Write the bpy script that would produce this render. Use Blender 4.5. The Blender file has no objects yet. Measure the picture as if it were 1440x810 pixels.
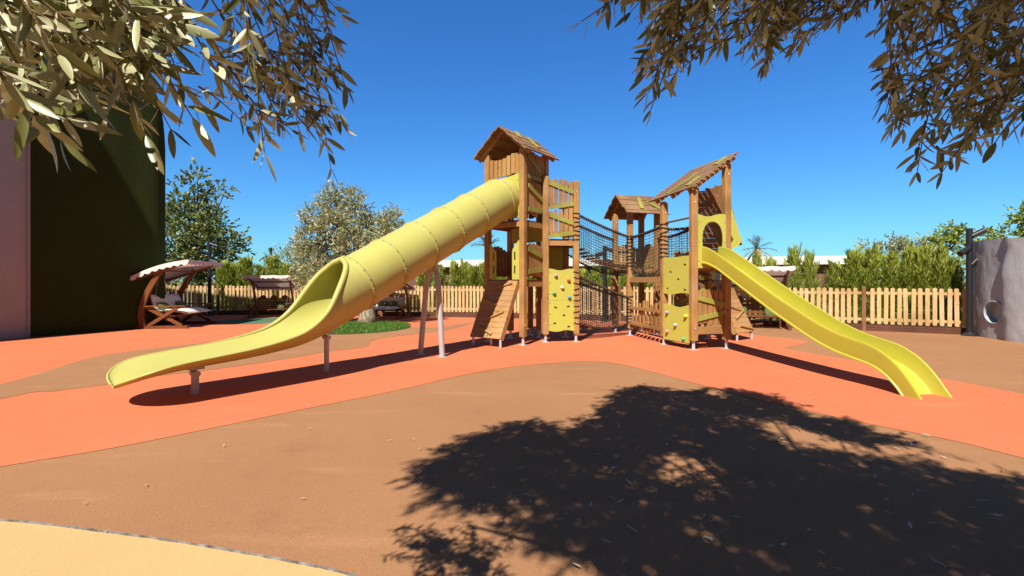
import bpy, math, random
from mathutils import Vector, Matrix, noise
from mathutils.geometry import tessellate_polygon
R = math.radians
random.seed(11)
S = bpy.context.scene
COL = S.collection
# ------------------------------------------------------------------ camera, sky, sun, exposure
HC, FPX, HY = 1.4, 680.0, 395.0          # eye height, focal length and horizon (in a 1440 px wide frame)
cd = bpy.data.cameras.new("camera"); cam = bpy.data.objects.new("camera", cd); COL.objects.link(cam)
cam.location = (0, 0, HC); cam.rotation_euler = (R(90), 0, 0)
cd.sensor_width = 36; cd.lens = 36 * FPX / 1440; cd.shift_y = -10 / 1440
cd.clip_start = 0.05; cd.clip_end = 2000
S.camera = cam
SUN_EL = 50.0
SUN_TO = Vector((-0.345, -0.939)).normalized()          # horizontal direction towards the sun
COT = 1 / math.tan(R(SUN_EL))
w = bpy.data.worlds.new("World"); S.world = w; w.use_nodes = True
nt = w.node_tree; nt.nodes.clear()
sky = nt.nodes.new("ShaderNodeTexSky"); sky.sky_type = 'NISHITA'; sky.sun_disc = False
sky.sun_elevation = R(SUN_EL); sky.sun_rotation = math.atan2(SUN_TO.x, SUN_TO.y)
sky.air_density = 1.25; sky.dust_density = 0.1; sky.ozone_density = 3.2; sky.altitude = 0
bg = nt.nodes.new("ShaderNodeBackground"); bg.inputs[1].default_value = 0.061
wo = nt.nodes.new("ShaderNodeOutputWorld")
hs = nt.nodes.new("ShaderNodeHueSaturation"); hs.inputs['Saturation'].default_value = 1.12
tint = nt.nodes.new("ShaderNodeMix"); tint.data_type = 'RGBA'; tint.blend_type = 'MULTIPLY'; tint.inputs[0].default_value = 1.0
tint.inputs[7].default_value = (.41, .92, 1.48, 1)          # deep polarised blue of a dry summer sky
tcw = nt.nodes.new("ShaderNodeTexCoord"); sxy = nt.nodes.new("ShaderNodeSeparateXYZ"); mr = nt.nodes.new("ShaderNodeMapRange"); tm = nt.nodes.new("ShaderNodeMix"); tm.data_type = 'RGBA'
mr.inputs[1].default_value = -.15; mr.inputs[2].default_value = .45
tm.inputs[6].default_value = (.33, .33, .36, 1); tm.inputs[7].default_value = tint.inputs[7].default_value[:]     # dim neutral tint added to the sky behind the viewer, darkens and warms shade
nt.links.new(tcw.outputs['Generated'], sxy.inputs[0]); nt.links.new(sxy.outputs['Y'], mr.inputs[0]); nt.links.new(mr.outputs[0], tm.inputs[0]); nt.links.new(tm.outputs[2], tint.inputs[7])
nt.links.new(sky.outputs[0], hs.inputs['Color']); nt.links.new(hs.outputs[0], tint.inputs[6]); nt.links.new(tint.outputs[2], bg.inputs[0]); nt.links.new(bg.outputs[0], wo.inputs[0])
sd = bpy.data.lights.new("sun", 'SUN'); sd.energy = 5.0; sd.angle = R(0.55); sd.color = (1.0, 0.93, 0.83)
so = bpy.data.objects.new("sun", sd); COL.objects.link(so); so.location = (0, -10, 20)
sv = Vector((SUN_TO.x * math.cos(R(SUN_EL)), SUN_TO.y * math.cos(R(SUN_EL)), math.sin(R(SUN_EL))))
so.rotation_euler = sv.to_track_quat('Z', 'Y').to_euler()
S.view_settings.view_transform = 'Standard'; S.view_settings.look = 'None'
S.view_settings.exposure = 0.80; S.view_settings.gamma = 1
S.cycles.max_bounces = 8; S.cycles.transparent_max_bounces = 8

# ------------------------------------------------------------------ helpers
def gp(px, py, z=0.0):
    """point of the level z seen at a pixel of the 1440 px frame (used to survey the place)"""
    Y = FPX * (HC - z) / (py - HY)
    return Vector(((px - 720) / FPX * Y, Y, z))
def ap(px, py, Y):
    return Vector(((px - 720) / FPX * Y, Y, HC + (HY - py) / FPX * Y))

class MB:
    def __init__(s, org=(0, 0, 0)):
        s.v, s.f, s.m, s.org = [], [], [], Vector(org)
        s.smooth = False
    def add(s, vs, fs, m=0):
        b = len(s.v); s.v += [Vector(p) for p in vs]
        for f in fs: s.f.append(tuple(i + b for i in f)); s.m.append(m)
    def box(s, c, sz, rz=0.0, m=0, ch=0.0):
        cx, cy, cz = c; hx, hy, hz = sz[0] / 2, sz[1] / 2, sz[2] / 2
        cr, sr = math.cos(rz), math.sin(rz)
        if ch:
            ring = [(hx - ch, -hy), (hx, -hy + ch), (hx, hy - ch), (hx - ch, hy), (-hx + ch, hy), (-hx, hy - ch), (-hx, -hy + ch), (-hx + ch, -hy)]
        else:
            ring = [(hx, -hy), (hx, hy), (-hx, hy), (-hx, -hy)]
        n = len(ring); vs = []
        lev = [(-hz, 1), (hz, 1)] if not ch else [(-hz, 1), (hz - ch, 1), (hz, 1 - ch / max(hx, hy))]
        for z, k in lev:
            for x, y in ring:
                x, y = x * k, y * k
                vs.append((cx + x * cr - y * sr, cy + x * sr + y * cr, cz + z))
        fs = [tuple(range(n - 1, -1, -1)), tuple(range(n * (len(lev) - 1), n * len(lev)))]
        for L in range(len(lev) - 1):
            for i in range(n):
                j = (i + 1) % n
                fs.append((L * n + i, L * n + j, L * n + n + j, L * n + n + i))
        s.add(vs, fs, m)
    def bar(s, a, b, wd, th, up=(0, 0, 1), m=0):
        """oriented bar from a to b; wd across (along up x dir), th along up"""
        a, b = Vector(a), Vector(b); d = (b - a).normalized(); up = Vector(up)
        x = d.cross(up)
        if x.length < 1e-5: x = d.cross(Vector((1, 0, 0)))
        x.normalize(); y = x.cross(d).normalized()
        vs = []
        for p in (a, b):
            for i, j in ((-1, -1), (1, -1), (1, 1), (-1, 1)): vs.append(p + x * (i * wd / 2) + y * (j * th / 2))
        s.add(vs, [(3, 2, 1, 0), (4, 5, 6, 7), (0, 1, 5, 4), (1, 2, 6, 5), (2, 3, 7, 6), (3, 0, 4, 7)], m)
    def tube(s, pts, r, n=8, cap=True, m=0, closed=False):
        pts = [Vector(p) for p in pts]; k = len(pts)
        rr = r if isinstance(r, (list, tuple)) else [r] * k
        vs, prev = [], None
        for i, p in enumerate(pts):
            if closed: t = pts[(i + 1) % k] - pts[i - 1]
            else: t = pts[min(i + 1, k - 1)] - pts[max(i - 1, 0)]
            t = t.normalized() if t.length > 1e-9 else Vector((0, 0, 1))
            if prev is None:
                x = t.cross(Vector((0, 0, 1)))
                if x.length < 1e-3: x = t.cross(Vector((1, 0, 0)))
            else: x = prev - t * prev.dot(t)
            x.normalize(); prev = x; y = t.cross(x)
            for q in range(n):
                a = 2 * math.pi * q / n
                vs.append(p + (x * math.cos(a) + y * math.sin(a)) * rr[i])
        fs = []
        for i in range(k if closed else k - 1):
            j = (i + 1) % k
            for q in range(n):
                q2 = (q + 1) % n
                fs.append((i * n + q, i * n + q2, j * n + q2, j * n + q))
        if cap and not closed: fs += [tuple(range(n - 1, -1, -1)), tuple(range((k - 1) * n, k * n))]
        s.add(vs, fs, m)
    def prism(s, outer, holes, o, ex, ey, th, m=0, ms=None):
        """polygon (with holes) in the plane o+ex,ey, thickness th centred"""
        o, ex, ey = Vector(o), Vector(ex).normalized(), Vector(ey).normalized(); nz = ex.cross(ey).normalized()
        loops = [[Vector((p[0], p[1], 0)) for p in outer]] + [[Vector((p[0], p[1], 0)) for p in h] for h in holes]
        tri = tessellate_polygon(loops)
        flat = [p for l in loops for p in l]; N = len(flat)
        vs = [o + ex * p.x + ey * p.y + nz * (th / 2) for p in flat] + [o + ex * p.x + ey * p.y - nz * (th / 2) for p in flat]
        fs = []
        for t in tri:
            a, b, c = (flat[i] for i in t)
            if (b - a).cross(c - a).z < 0: t = (t[0], t[2], t[1])
            fs += [tuple(t), (t[2] + N, t[1] + N, t[0] + N)]
        s.add(vs, fs, m)
        fs = []; b = 0
        for k, l in enumerate(loops):
            n = len(l)
            area = sum(l[i].x * l[(i + 1) % n].y - l[(i + 1) % n].x * l[i].y for i in range(n))
            ccw = (area > 0) == (k == 0)
            for i in range(n):
                i0, i1 = b + i, b + (i + 1) % n
                fs.append((i0 + N, i1 + N, i1, i0) if ccw else (i1 + N, i0 + N, i0, i1))
            b += n
        s.add(vs, fs, m if ms is None else ms)
    def ball(s, c, r, sq=(1, 1, 1), nu=8, nv=6, m=0, jit=0):
        c = Vector(c); vs = [c + Vector((0, 0, -r * sq[2]))]
        for i in range(1, nv):
            a = -math.pi / 2 + math.pi * i / nv
            for j in range(nu):
                b = 2 * math.pi * j / nu; k = r * (1 + random.uniform(-jit, jit))
                vs.append(c + Vector((math.cos(a) * math.cos(b) * k * sq[0], math.cos(a) * math.sin(b) * k * sq[1], math.sin(a) * k * sq[2])))
        vs.append(c + Vector((0, 0, r * sq[2]))); top = len(vs) - 1
        fs = []
        for j in range(nu): fs.append((0, 1 + (j + 1) % nu, 1 + j)); fs.append((top, top - nu + j, top - nu + (j + 1) % nu))
        for i in range(nv - 2):
            for j in range(nu):
                a, b = 1 + i * nu + j, 1 + i * nu + (j + 1) % nu
                fs.append((a, b, b + nu, a + nu))
        s.add(vs, fs, m)
    def leaf(s, p, d, nrm, L, W, m=0, fold=0.18, detail=False):
        d = d.normalized(); x = d.cross(nrm)
        if x.length < 1e-4: x = d.cross(Vector((1, 0, 0.3)))
        x.normalize(); nz = x.cross(d); c = random.uniform(-.10, .22) * L
        if detail:
            vs = []
            for u, k in ((0.0, .10), (.18, .72), (.42, 1), (.68, .86), (.87, .45)):
                q = p + d * (u * L) - nz * (c * u * u)
                vs += [q - x * (W / 2 * k) + nz * (fold * W * k / 2), q, q + x * (W / 2 * k) + nz * (fold * W * k / 2)]
            vs.append(p + d * L - nz * c)
            fs = []
            for i in range(4):
                b = i * 3
                fs += [(b, b + 1, b + 4, b + 3), (b + 1, b + 2, b + 5, b + 4)]
            fs += [(12, 13, 15), (13, 14, 15)]
            s.add(vs, fs, m)
        else:
            q1, q2 = p + d * (.33 * L) - nz * (c * .1), p + d * (.7 * L) - nz * (c * .5)
            s.add([p, q1 + x * (W * .48), q2 + x * (W * .38), p + d * L - nz * c, q2 - x * (W * .38), q1 - x * (W * .48)], [(0, 1, 5), (1, 2, 4, 5), (2, 3, 4)], m)
    def build(s, name, mats, parent=None, smooth=None, mods=None):
        me = bpy.data.meshes.new(name)
        me.from_pydata([tuple(p - s.org) for p in s.v], [], s.f)
        mats = mats if isinstance(mats, (list, tuple)) else [mats]
        for x in mats: me.materials.append(x)
        if len(mats) > 1: me.polygons.foreach_set("material_index", s.m)
        if smooth: me.polygons.foreach_set("use_smooth", [True] * len(s.f))
        me.validate(); me.update()
        o = bpy.data.objects.new(name, me); COL.objects.link(o)
        if parent: o.parent = parent
        if smooth and smooth is not True:
            try:
                me.set_sharp_from_angle(angle=R(smooth))
            except Exception: pass
        return o

def tag(o, label=None, cat=None, group=None, kind=None):
    if label: o["label"] = label
    if cat: o["category"] = cat
    if group: o["group"] = group
    if kind: o["kind"] = kind
    return o
def empty(name, loc, rz=0.0):
    o = bpy.data.objects.new(name, None); COL.objects.link(o); o.location = loc; o.rotation_euler = (0, 0, rz)
    o.empty_display_size = .2; return o
def copy_tree(o, parent=None):
    c = o.copy(); COL.objects.link(c); c.parent = parent
    for ch in [x for x in list(COL.objects) if x.parent == o]: copy_tree(ch, c)
    return c
def rnd_in_poly(poly):
    xs = [p[0] for p in poly]; ys = [p[1] for p in poly]
    while True:
        x, y = random.uniform(min(xs), max(xs)), random.uniform(min(ys), max(ys))
        if in_poly(x, y, poly): return x, y
def in_poly(x, y, poly):
    c = False; n = len(poly)
    for i in range(n):
        (x0, y0), (x1, y1) = poly[i], poly[i - 1]
        if (y0 > y) != (y1 > y) and x < (x1 - x0) * (y - y0) / (y1 - y0) + x0: c = not c
    return c
def lerp(a, b, t): return a + (b - a) * t
def interp(tab, t):
    """smooth (monotone-ish cubic) interpolation of a table"""
    n = len(tab)
    if t <= tab[0][0]: return tab[0][1]
    if t >= tab[-1][0]: return tab[-1][1]
    for i in range(n - 1):
        if tab[i][0] <= t <= tab[i + 1][0]: break
    def slope(k):
        if k == 0: return (tab[1][1] - tab[0][1]) / (tab[1][0] - tab[0][0])
        if k == n - 1: return (tab[-1][1] - tab[-2][1]) / (tab[-1][0] - tab[-2][0])
        return (tab[k + 1][1] - tab[k - 1][1]) / (tab[k + 1][0] - tab[k - 1][0])
    h = tab[i + 1][0] - tab[i][0]; u = (t - tab[i][0]) / h
    return ((2 * u ** 3 - 3 * u ** 2 + 1) * tab[i][1] + (u ** 3 - 2 * u ** 2 + u) * h * slope(i) + (-2 * u ** 3 + 3 * u ** 2) * tab[i + 1][1] + (u ** 3 - u ** 2) * h * slope(i + 1))
def catmull(pts, k=6, closed=False):
    n = len(pts); out = []
    rng = range(n) if closed else range(n - 1)
    for i in rng:
        if closed: p0, p1, p2, p3 = pts[i - 1], pts[i], pts[(i + 1) % n], pts[(i + 2) % n]
        else: p0, p1, p2, p3 = pts[max(i - 1, 0)], pts[i], pts[i + 1], pts[min(i + 2, n - 1)]
        for j in range(k):
            t = j / k
            out.append(tuple(.5 * (2 * b + (c - a) * t + (2 * a - 5 * b + 4 * c - d) * t * t + (3 * b - a - 3 * c + d) * t ** 3) for a, b, c, d in zip(p0, p1, p2, p3)))
    if not closed: out.append(tuple(pts[-1]))
    return out

# ------------------------------------------------------------------ materials
def node_mat(name, rough=.6, spec=.5):
    m = bpy.data.materials.new(name); m.use_nodes = True
    N, L = m.node_tree.nodes, m.node_tree.links
    b = N["Principled BSDF"]; b.inputs["Roughness"].default_value = rough; b.inputs["Specular IOR Level"].default_value = spec
    return m, N, L, b
def mixc(N, L, fac, a, b, mode='MIX'):
    n = N.new("ShaderNodeMix"); n.data_type = 'RGBA'; n.blend_type = mode
    for sock, v in ((n.inputs[0], fac), (n.inputs[6], a), (n.inputs[7], b)):
        if hasattr(v, "links"): L.new(v, sock)
        elif isinstance(v, (int, float)): sock.default_value = v
        else: sock.default_value = (*v, 1)
    return n.outputs[2]
def noise_n(N, L, scale, detail=3, sc=None, coord='Object', rough=.55):
    tc = N.new("ShaderNodeTexCoord"); n = N.new("ShaderNodeTexNoise")
    n.inputs["Scale"].default_value = scale; n.inputs["Detail"].default_value = detail; n.inputs["Roughness"].default_value = rough
    if sc:
        mp = N.new("ShaderNodeMapping"); mp.inputs["Scale"].default_value = sc
        L.new(tc.outputs[coord], mp.inputs[0]); L.new(mp.outputs[0], n.inputs[0])
    else: L.new(tc.outputs[coord], n.inputs[0])
    return n.outputs[0]
def ramp(N, L, src, a, b, ca=(0, 0, 0), cb=(1, 1, 1)):
    r = N.new("ShaderNodeValToRGB"); e = r.color_ramp.elements
    e[0].position, e[1].position = a, b; e[0].color = (*ca, 1); e[1].color = (*cb, 1)
    L.new(src, r.inputs[0]); return r.outputs[0]
def bump(N, L, b, src, strength, dist=.01):
    n = N.new("ShaderNodeBump"); n.inputs["Strength"].default_value = strength; n.inputs["Distance"].default_value = dist
    L.new(src, n.inputs["Height"]); L.new(n.outputs[0], b.inputs["Normal"])
def island(N):
    return N.new("ShaderNodeNewGeometry").outputs["Random Per Island"]

def wood(name, c0, c1, dark, sc=(6, 6, .7), rough=.62):
    m, N, L, b = node_mat(name, rough, .3)
    c = mixc(N, L, island(N), c0, c1)
    g = noise_n(N, L, 9, 5, sc, rough=.65)
    c = mixc(N, L, ramp(N, L, g, .36, .68), c, dark)
    k = noise_n(N, L, 1.3, 2)
    c = mixc(N, L, ramp(N, L, k, .45, .75), c, tuple(x * .75 for x in dark))
    v = N.new("ShaderNodeTexVoronoi"); v.inputs["Scale"].default_value = 3.3
    tc = N.new("ShaderNodeTexCoord"); L.new(tc.outputs["Object"], v.inputs[0])
    c = mixc(N, L, ramp(N, L, v.outputs["Distance"], .05, .09, (1, 1, 1), (0, 0, 0)), c, tuple(x * .45 for x in dark))
    wz = noise_n(N, L, 2.1, 4); gr_ = tuple(.55 * sum(c0) / 3 + .45 * x for x in c1)
    c = mixc(N, L, ramp(N, L, wz, .50, .74, (0, 0, 0), (.28, .28, .28)), c, gr_)
    ck = noise_n(N, L, 26, 2, sc); c = mixc(N, L, ramp(N, L, ck, .68, .72, (0, 0, 0), (.7, .7, .7)), c, tuple(x * .3 for x in dark))
    L.new(c, b.inputs["Base Color"]); bump(N, L, b, g, .35, .005)
    return m
M = {}
M['wood'] = wood('warm_wood', (.475, .279, .104), (.383, .211, .073), (.291, .150, .048))
M['woodh'] = wood('warm_wood_across', (.488, .286, .109), (.387, .215, .077), (.286, .147, .051), (1.2, 1.2, 9))
M['deckwood'] = wood('deck_wood', (.306, .161, .061), (.245, .123, .046), (.153, .073, .026), (1.2, 1.2, 9))
M['roofwood'] = wood('roof_wood', (.337, .199, .099), (.260, .145, .069), (.176, .092, .040), (2, 2, 5))
M['tilewood'] = wood('tile_wood', (.30, .15, .06), (.17, .08, .03), (.16, .07, .025), (2, 2, 5))
M['fence'] = wood('fence_wood', (.711, .483, .249), (.573, .371, .176), (.467, .284, .118))
M['fencepost'] = wood('fence_post_wood', (.276, .145, .069), (.245, .123, .054), (.169, .077, .035))
M['plinth'] = wood('plinth_wood', (.16, .058, .034), (.13, .048, .03), (.09, .034, .02), (1, 1, 8))
M['swing'] = wood('swing_wood', (.24, .085, .026), (.19, .064, .02), (.12, .042, .014), (3, 3, 3), .45)
M['limewood'] = wood('lime_wood', (.352, .345, .069), (.306, .298, .061), (.230, .230, .046), (1.5, 1.5, 8), .6)

def plastic(name, c, rough=.38, amt=.10):
    m, N, L, b = node_mat(name, rough, .45)
    n1 = noise_n(N, L, 2.2, 4)
    col = mixc(N, L, ramp(N, L, n1, .35, .75), c, tuple(x * (1 - amt) for x in c))
    n2 = noise_n(N, L, 34, 4)
    col = mixc(N, L, ramp(N, L, n2, .66, .80), col, tuple(x * .90 for x in c))
    n3 = noise_n(N, L, 1.1, 6, (1, 1, 1)); col = mixc(N, L, ramp(N, L, n3, .54, .72, (0, 0, 0), (.30, .30, .30)), col, tuple(.5 * x + .5 * y for x, y in zip(c, (.34, .27, .16))))
    sc_ = noise_n(N, L, 3, 5, (9, 9, 1.2)); col = mixc(N, L, ramp(N, L, sc_, .66, .72, (0, 0, 0), (.25, .25, .25)), col, tuple(min(1, x * 1.15 + .06) for x in c))
    L.new(col, b.inputs["Base Color"])
    rr = ramp(N, L, n1, .3, .7, (rough - .06,) * 3, (rough + .12,) * 3); L.new(rr, b.inputs["Roughness"])
    bump(N, L, b, noise_n(N, L, 55, 2), .07, .004)
    return m
M['yellow'] = plastic('yellow_plastic', (.420, .398, .106), .42)
M['panel'] = plastic('yellow_board', (.44, .43, .074), .50)
M['slide'] = plastic('yellow_slide', (.447, .408, .045), .36)
def plain(name, c, rough=.5, metal=0, amt=.15, sc=8, spec=.5):
    m, N, L, b = node_mat(name, rough, spec)
    n = noise_n(N, L, sc, 4)
    L.new(mixc(N, L, ramp(N, L, n, .35, .7), c, tuple(x * (1 - amt) for x in c)), b.inputs["Base Color"]); b.inputs["Metallic"].default_value = metal
    return m
M['steel'] = plain('galvanised_steel', (.62, .62, .63), .42, .35)
M['greypaint'] = plain('grey_painted_steel', (.440, .414, .422), .45, .1)
M['bolt'] = plain('bolt_steel', (.28, .27, .25), .4, .7)
M['boltlight'] = plain('bolt_cap', (.6, .6, .6), .35, .3)
M['rope'] = plain('black_rope', (.022, .02, .019), .8)
M['ropebrown'] = plain('brown_rope', (.16, .085, .035), .85, sc=40, amt=.5)
M['lamp'] = plain('charcoal_metal', (.022, .023, .027), .42, .3)
M['dark'] = plain('dark_hollow', (.03, .022, .012), .8)
M['cushion'] = plain('cream_cushion', (.651, .607, .546), .9, amt=.06, sc=5)
M['pillow'] = plain('green_pillow', (.085, .115, .032), .95, amt=.25)
M['trim'] = plain('cushion_piping', (.07, .045, .03), .9)
def canvas():
    m, N, L, b = node_mat('cream_canvas', .85, .2)
    n = noise_n(N, L, 5, 4)
    L.new(mixc(N, L, ramp(N, L, n, .35, .7), (.80, .72, .68), (.72, .63, .59)), b.inputs["Base Color"])
    tr = N.new("ShaderNodeBsdfTranslucent"); tr.inputs[0].default_value = (.75, .6, .5, 1)
    mx = N.new("ShaderNodeMixShader"); mx.inputs[0].default_value = .22
    out = N["Material Output"]; L.new(b.outputs[0], mx.inputs[1]); L.new(tr.outputs[0], mx.inputs[2]); L.new(mx.outputs[0], out.inputs[0])
    return m
M['canvas'] = canvas()
for k, c in dict(purple=(.36, .28, .55), red=(.62, .10, .10), white=(.7, .7, .68), green=(.06, .42, .16), blue=(.03, .25, .48), lime=(.75, .72, .08), grey=(.45, .46, .48), pink=(.72, .28, .28)).items():
    M['hold_' + k] = plain('hold_' + k, c, .55)

def rubber(name, c, c2, speck, dirt=.12):
    m, N, L, b = node_mat(name, .95, .06)
    big = noise_n(N, L, .35, 5); mid = noise_n(N, L, 3.0, 5)
    col = mixc(N, L, ramp(N, L, big, .35, .68), c, c2)
    col = mixc(N, L, ramp(N, L, mid, .5, .8), col, tuple(x * (1 - dirt) for x in c))
    # trodden streaks
    st = noise_n(N, L, 1.0, 6, (.5, 2.6, 1)); col = mixc(N, L, ramp(N, L, st, .60, .78), col, tuple(min(1, x * 1.16 + .012) for x in c))
    pt = noise_n(N, L, .9, 6, rough=.7); col = mixc(N, L, ramp(N, L, pt, .56, .70, (0, 0, 0), (.5, .5, .5)), col, tuple(x * .80 for x in c2))
    sf = noise_n(N, L, 7, 4, (1, 3, 1)); col = mixc(N, L, ramp(N, L, sf, .68, .76, (0, 0, 0), (.35, .35, .35)), col, tuple(min(1, x * 1.3 + .03) for x in c))
    fine = noise_n(N, L, 190, 2); col = mixc(N, L, ramp(N, L, fine, .38, .62), col, speck, 'MULTIPLY') if False else mixc(N, L, ramp(N, L, fine, .56, .72), col, speck)
    v = N.new("ShaderNodeTexVoronoi"); v.inputs["Scale"].default_value = 185
    tc = N.new("ShaderNodeTexCoord"); L.new(tc.outputs["Object"], v.inputs[0])
    gran = N.new("ShaderNodeSeparateColor"); L.new(v.outputs["Color"], gran.inputs[0])
    col = mixc(N, L, ramp(N, L, gran.outputs[0], .0, .22, ((.22,) * 3 if name.startswith('tan') else (.5,) * 3), (0, 0, 0)), col, tuple(x * .45 for x in c))
    L.new(col, b.inputs["Base Color"]); bump(N, L, b, v.outputs["Distance"], .40, .005)
    return m
M['orange'] = rubber('orange_rubber', (.554, .163, .076), (.516, .140, .063), (.584, .212, .110), .10)
M['brown'] = rubber('brown_rubber', (.322, .164, .079), (.272, .135, .063), (.374, .217, .130))
M['tan'] = rubber('tan_rubber', (.554, .344, .150), (.509, .314, .135), (.599, .419, .217))
M['teal'] = rubber('green_rubber', (.075, .157, .089), (.067, .135, .083), (.097, .187, .113))
def soil():
    m, N, L, b = node_mat('soil', .95, .1)
    L.new(mixc(N, L, ramp(N, L, noise_n(N, L, .6, 6), .4, .6), (.10, .12, .03), (.22, .15, .08)), b.inputs["Base Color"]); return m
M['soil'] = soil()
def plaster(name, c, sc=18, st=.6, var=.92):
    m, N, L, b = node_mat(name, .9, .2)
    n = noise_n(N, L, 1.1, 5); f = noise_n(N, L, sc, 5)
    col = mixc(N, L, ramp(N, L, n, .35, .7), c, tuple(x * var for x in c))
    L.new(col, b.inputs["Base Color"]); bump(N, L, b, f, st, .03); return m
M['lilac'] = plaster('lilac_plaster', (.33, .30, .30))
M['lilac_pale'] = plaster('grey_lilac_render', (.365, .362, .372), 30, .22, .96)
M['bluewhite'] = plaster('pale_blue_paint', (.31, .385, .45), 10, .2)
M['whiteroof'] = plain('white_roof', (.704, .704, .695), .6, amt=.06, sc=.6)
M['brownwall'] = plain('brown_wall', (.14, .065, .04), .8)
M['palewall'] = plain('pale_wall', (.62, .58, .52), .8)
M['glass'] = plain('dark_glazing', (.03, .03, .035), .15)
def turfwall():
    m, N, L, b = node_mat('artificial_turf', .95, .1)
    n = noise_n(N, L, .8, 5, (1, 1, .5)); f = noise_n(N, L, 45, 3)
    col = mixc(N, L, ramp(N, L, n, .35, .7), (.034, .05, .012), (.026, .036, .009))
    col = mixc(N, L, ramp(N, L, f, .52, .75), col, (.06, .08, .022))
    L.new(col, b.inputs["Base Color"]); bump(N, L, b, f, 1.0, .05); return m
M['turf'] = turfwall()

def leafmat(name, cols, back=None, transl=.25, rough=.5, spec=.4):
    """cols: 2-3 colours mixed per leaf; back: colour of the leaf's underside"""
    m, N, L, b = node_mat(name, rough, spec)
    g = N.new("ShaderNodeNewGeometry"); r = N.new("ShaderNodeValToRGB"); el = r.color_ramp.elements
    el[0].color = (*cols[0], 1); el[1].color = (*cols[-1], 1); el[1].position = .85
    if len(cols) > 2:
        e = el.new(.42); e.color = (*cols[1], 1)
    L.new(g.outputs["Random Per Island"], r.inputs[0]); c = r.outputs[0]
    if back:
        if len(back) == 2: bk_ = mixc(N, L, g.outputs["Random Per Island"], back[0], back[1])
        else: bk_ = back
        c = mixc(N, L, g.outputs["Backfacing"], c, bk_)
    L.new(c, b.inputs["Base Color"])
    tr = N.new("ShaderNodeBsdfTranslucent"); L.new(c, tr.inputs[0])
    mx = N.new("ShaderNodeMixShader"); mx.inputs[0].default_value = transl
    out = N["Material Output"]; L.new(b.outputs[0], mx.inputs[1]); L.new(tr.outputs[0], mx.inputs[2]); L.new(mx.outputs[0], out.inputs[0])
    return m
M['oliveleaf'] = leafmat('olive_leaf', [(.085, .098, .018), (.22, .235, .07), (.58, .57, .37)], ((.11, .115, .028), (.52, .52, .30)), .11, .40, .55)
M['olivefar'] = leafmat('olive_leaf_far', [(.14, .16, .055), (.25, .27, .11), (.42, .43, .25)], (.40, .41, .24), .22)
M['broadleaf'] = leafmat('broad_leaf', [(.08, .115, .03), (.14, .18, .045), (.26, .29, .095)], None, .28)
M['limeleaf'] = leafmat('light_leaf', [(.14, .21, .03), (.26, .34, .055), (.42, .46, .13)], None, .35)
M['thuja'] = leafmat('thuja_spray', [(.13, .18, .02), (.27, .33, .04), (.46, .50, .10)], None, .25, .6)
M['palmleaf'] = leafmat('palm_leaf', [(.09, .12, .03), (.14, .17, .05)], None, .2)
M['palmdry'] = leafmat('dry_palm_leaf', [(.30, .20, .10), (.40, .29, .17)], None, .1)
M['dryleaf'] = leafmat('fallen_leaf', [(.62, .57, .45), (.40, .32, .20)], (.68, .64, .54), .1)
M['grass'] = leafmat('grass_blade', [(.05, .12, .012), (.09, .20, .02), (.16, .26, .04)], None, .3)
def bark(name, a, bb, sc=(3, 3, .7)):
    m, N, L, b = node_mat(name, .9, .2)
    n = noise_n(N, L, 6, 6, sc, rough=.7)
    L.new(ramp(N, L, n, .38, .64, a, bb), b.inputs["Base Color"]); bump(N, L, b, n, .8, .03); return m
M['bark'] = bark('olive_bark', (.12, .085, .055), (.46, .38, .28))
M['twig'] = bark('olive_twig', (.20, .12, .06), (.32, .22, .12), (8, 8, 8))
M['barkdark'] = bark('dark_bark', (.05, .035, .02), (.14, .10, .06))

# ------------------------------------------------------------------ the ground
def sheet(name, poly, z, m, label, kind='structure', smooth_k=0, closed=True):
    pts = [(p[0], p[1]) for p in poly]
    if smooth_k: pts = catmull(pts, smooth_k, closed=True)
    mb = MB(); L = [[Vector((x, y, 0)) for x, y in pts]]
    fs = []
    for t in tessellate_polygon(L):
        a, b, c = (L[0][i] for i in t)
        fs.append(t if (b - a).cross(c - a).z > 0 else (t[0], t[2], t[1]))
    mb.add([(x, y, z) for x, y in pts], fs)
    o = mb.build(name, m); tag(o, label, kind=kind); return o
g = MB(); g.add([(-900, -200, -.006), (900, -200, -.006), (900, 1400, -.006), (-900, 1400, -.006)], [(0, 1, 2, 3)])
tag(g.build('ground', M['soil']), 'dry soil and weeds beyond the picket fence', kind='structure')
FENCE = [(-19, 19.0), (-14, 19.7), (-9, 20.0), (-5, 19.25), (-2.2, 18.7), (3.25, 17.1), (8.7, 14.35), (11.95, 12.5)]
sheet('rubber_paving', [(-22, -6), (22, -6), (22, 8), (13.6, 11.4)] + [(x, y + .1) for x, y in FENCE[::-1]] + [(-22, 18.9)], 0.0, M['brown'], 'brown granular rubber playground paving')
def G(l): return [tuple(gp(*p)[:2]) for p in l]
near = catmull([(-330, 722), (-120, 682), (0, 657), (150, 632), (300, 602), (450, 571), (560, 549), (640, 530), (700, 519), (760, 512), (815, 508.5), (870, 512), (950, 532), (1050, 558), (1200, 592), (1340, 620), (1440, 645), (1700, 712)], 4)
farr = catmull([(1700, 610), (1440, 555), (1317, 531), (1220, 511), (1160, 500), (1118, 493), (1104, 489), (1124, 485), (1137, 481), (1112, 476.5), (1070, 472.5), (1045, 469), (1000, 463), (950, 456), (925, 452.5)], 4)
left_edge = [(x, y - .18) for x, y in [(3.6, 16.7), (3.25, 17.1), (-2.2, 18.7), (-5, 19.25), (-9, 20.0), (-14, 19.7), (-19, 19.0)]]
sheet('orange_rubber', G(near) + G(farr) + left_edge + [(-21, 12), (-14, 5)], .004, M['orange'], 'bright orange rubber path sweeping round the play towers')
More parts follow.
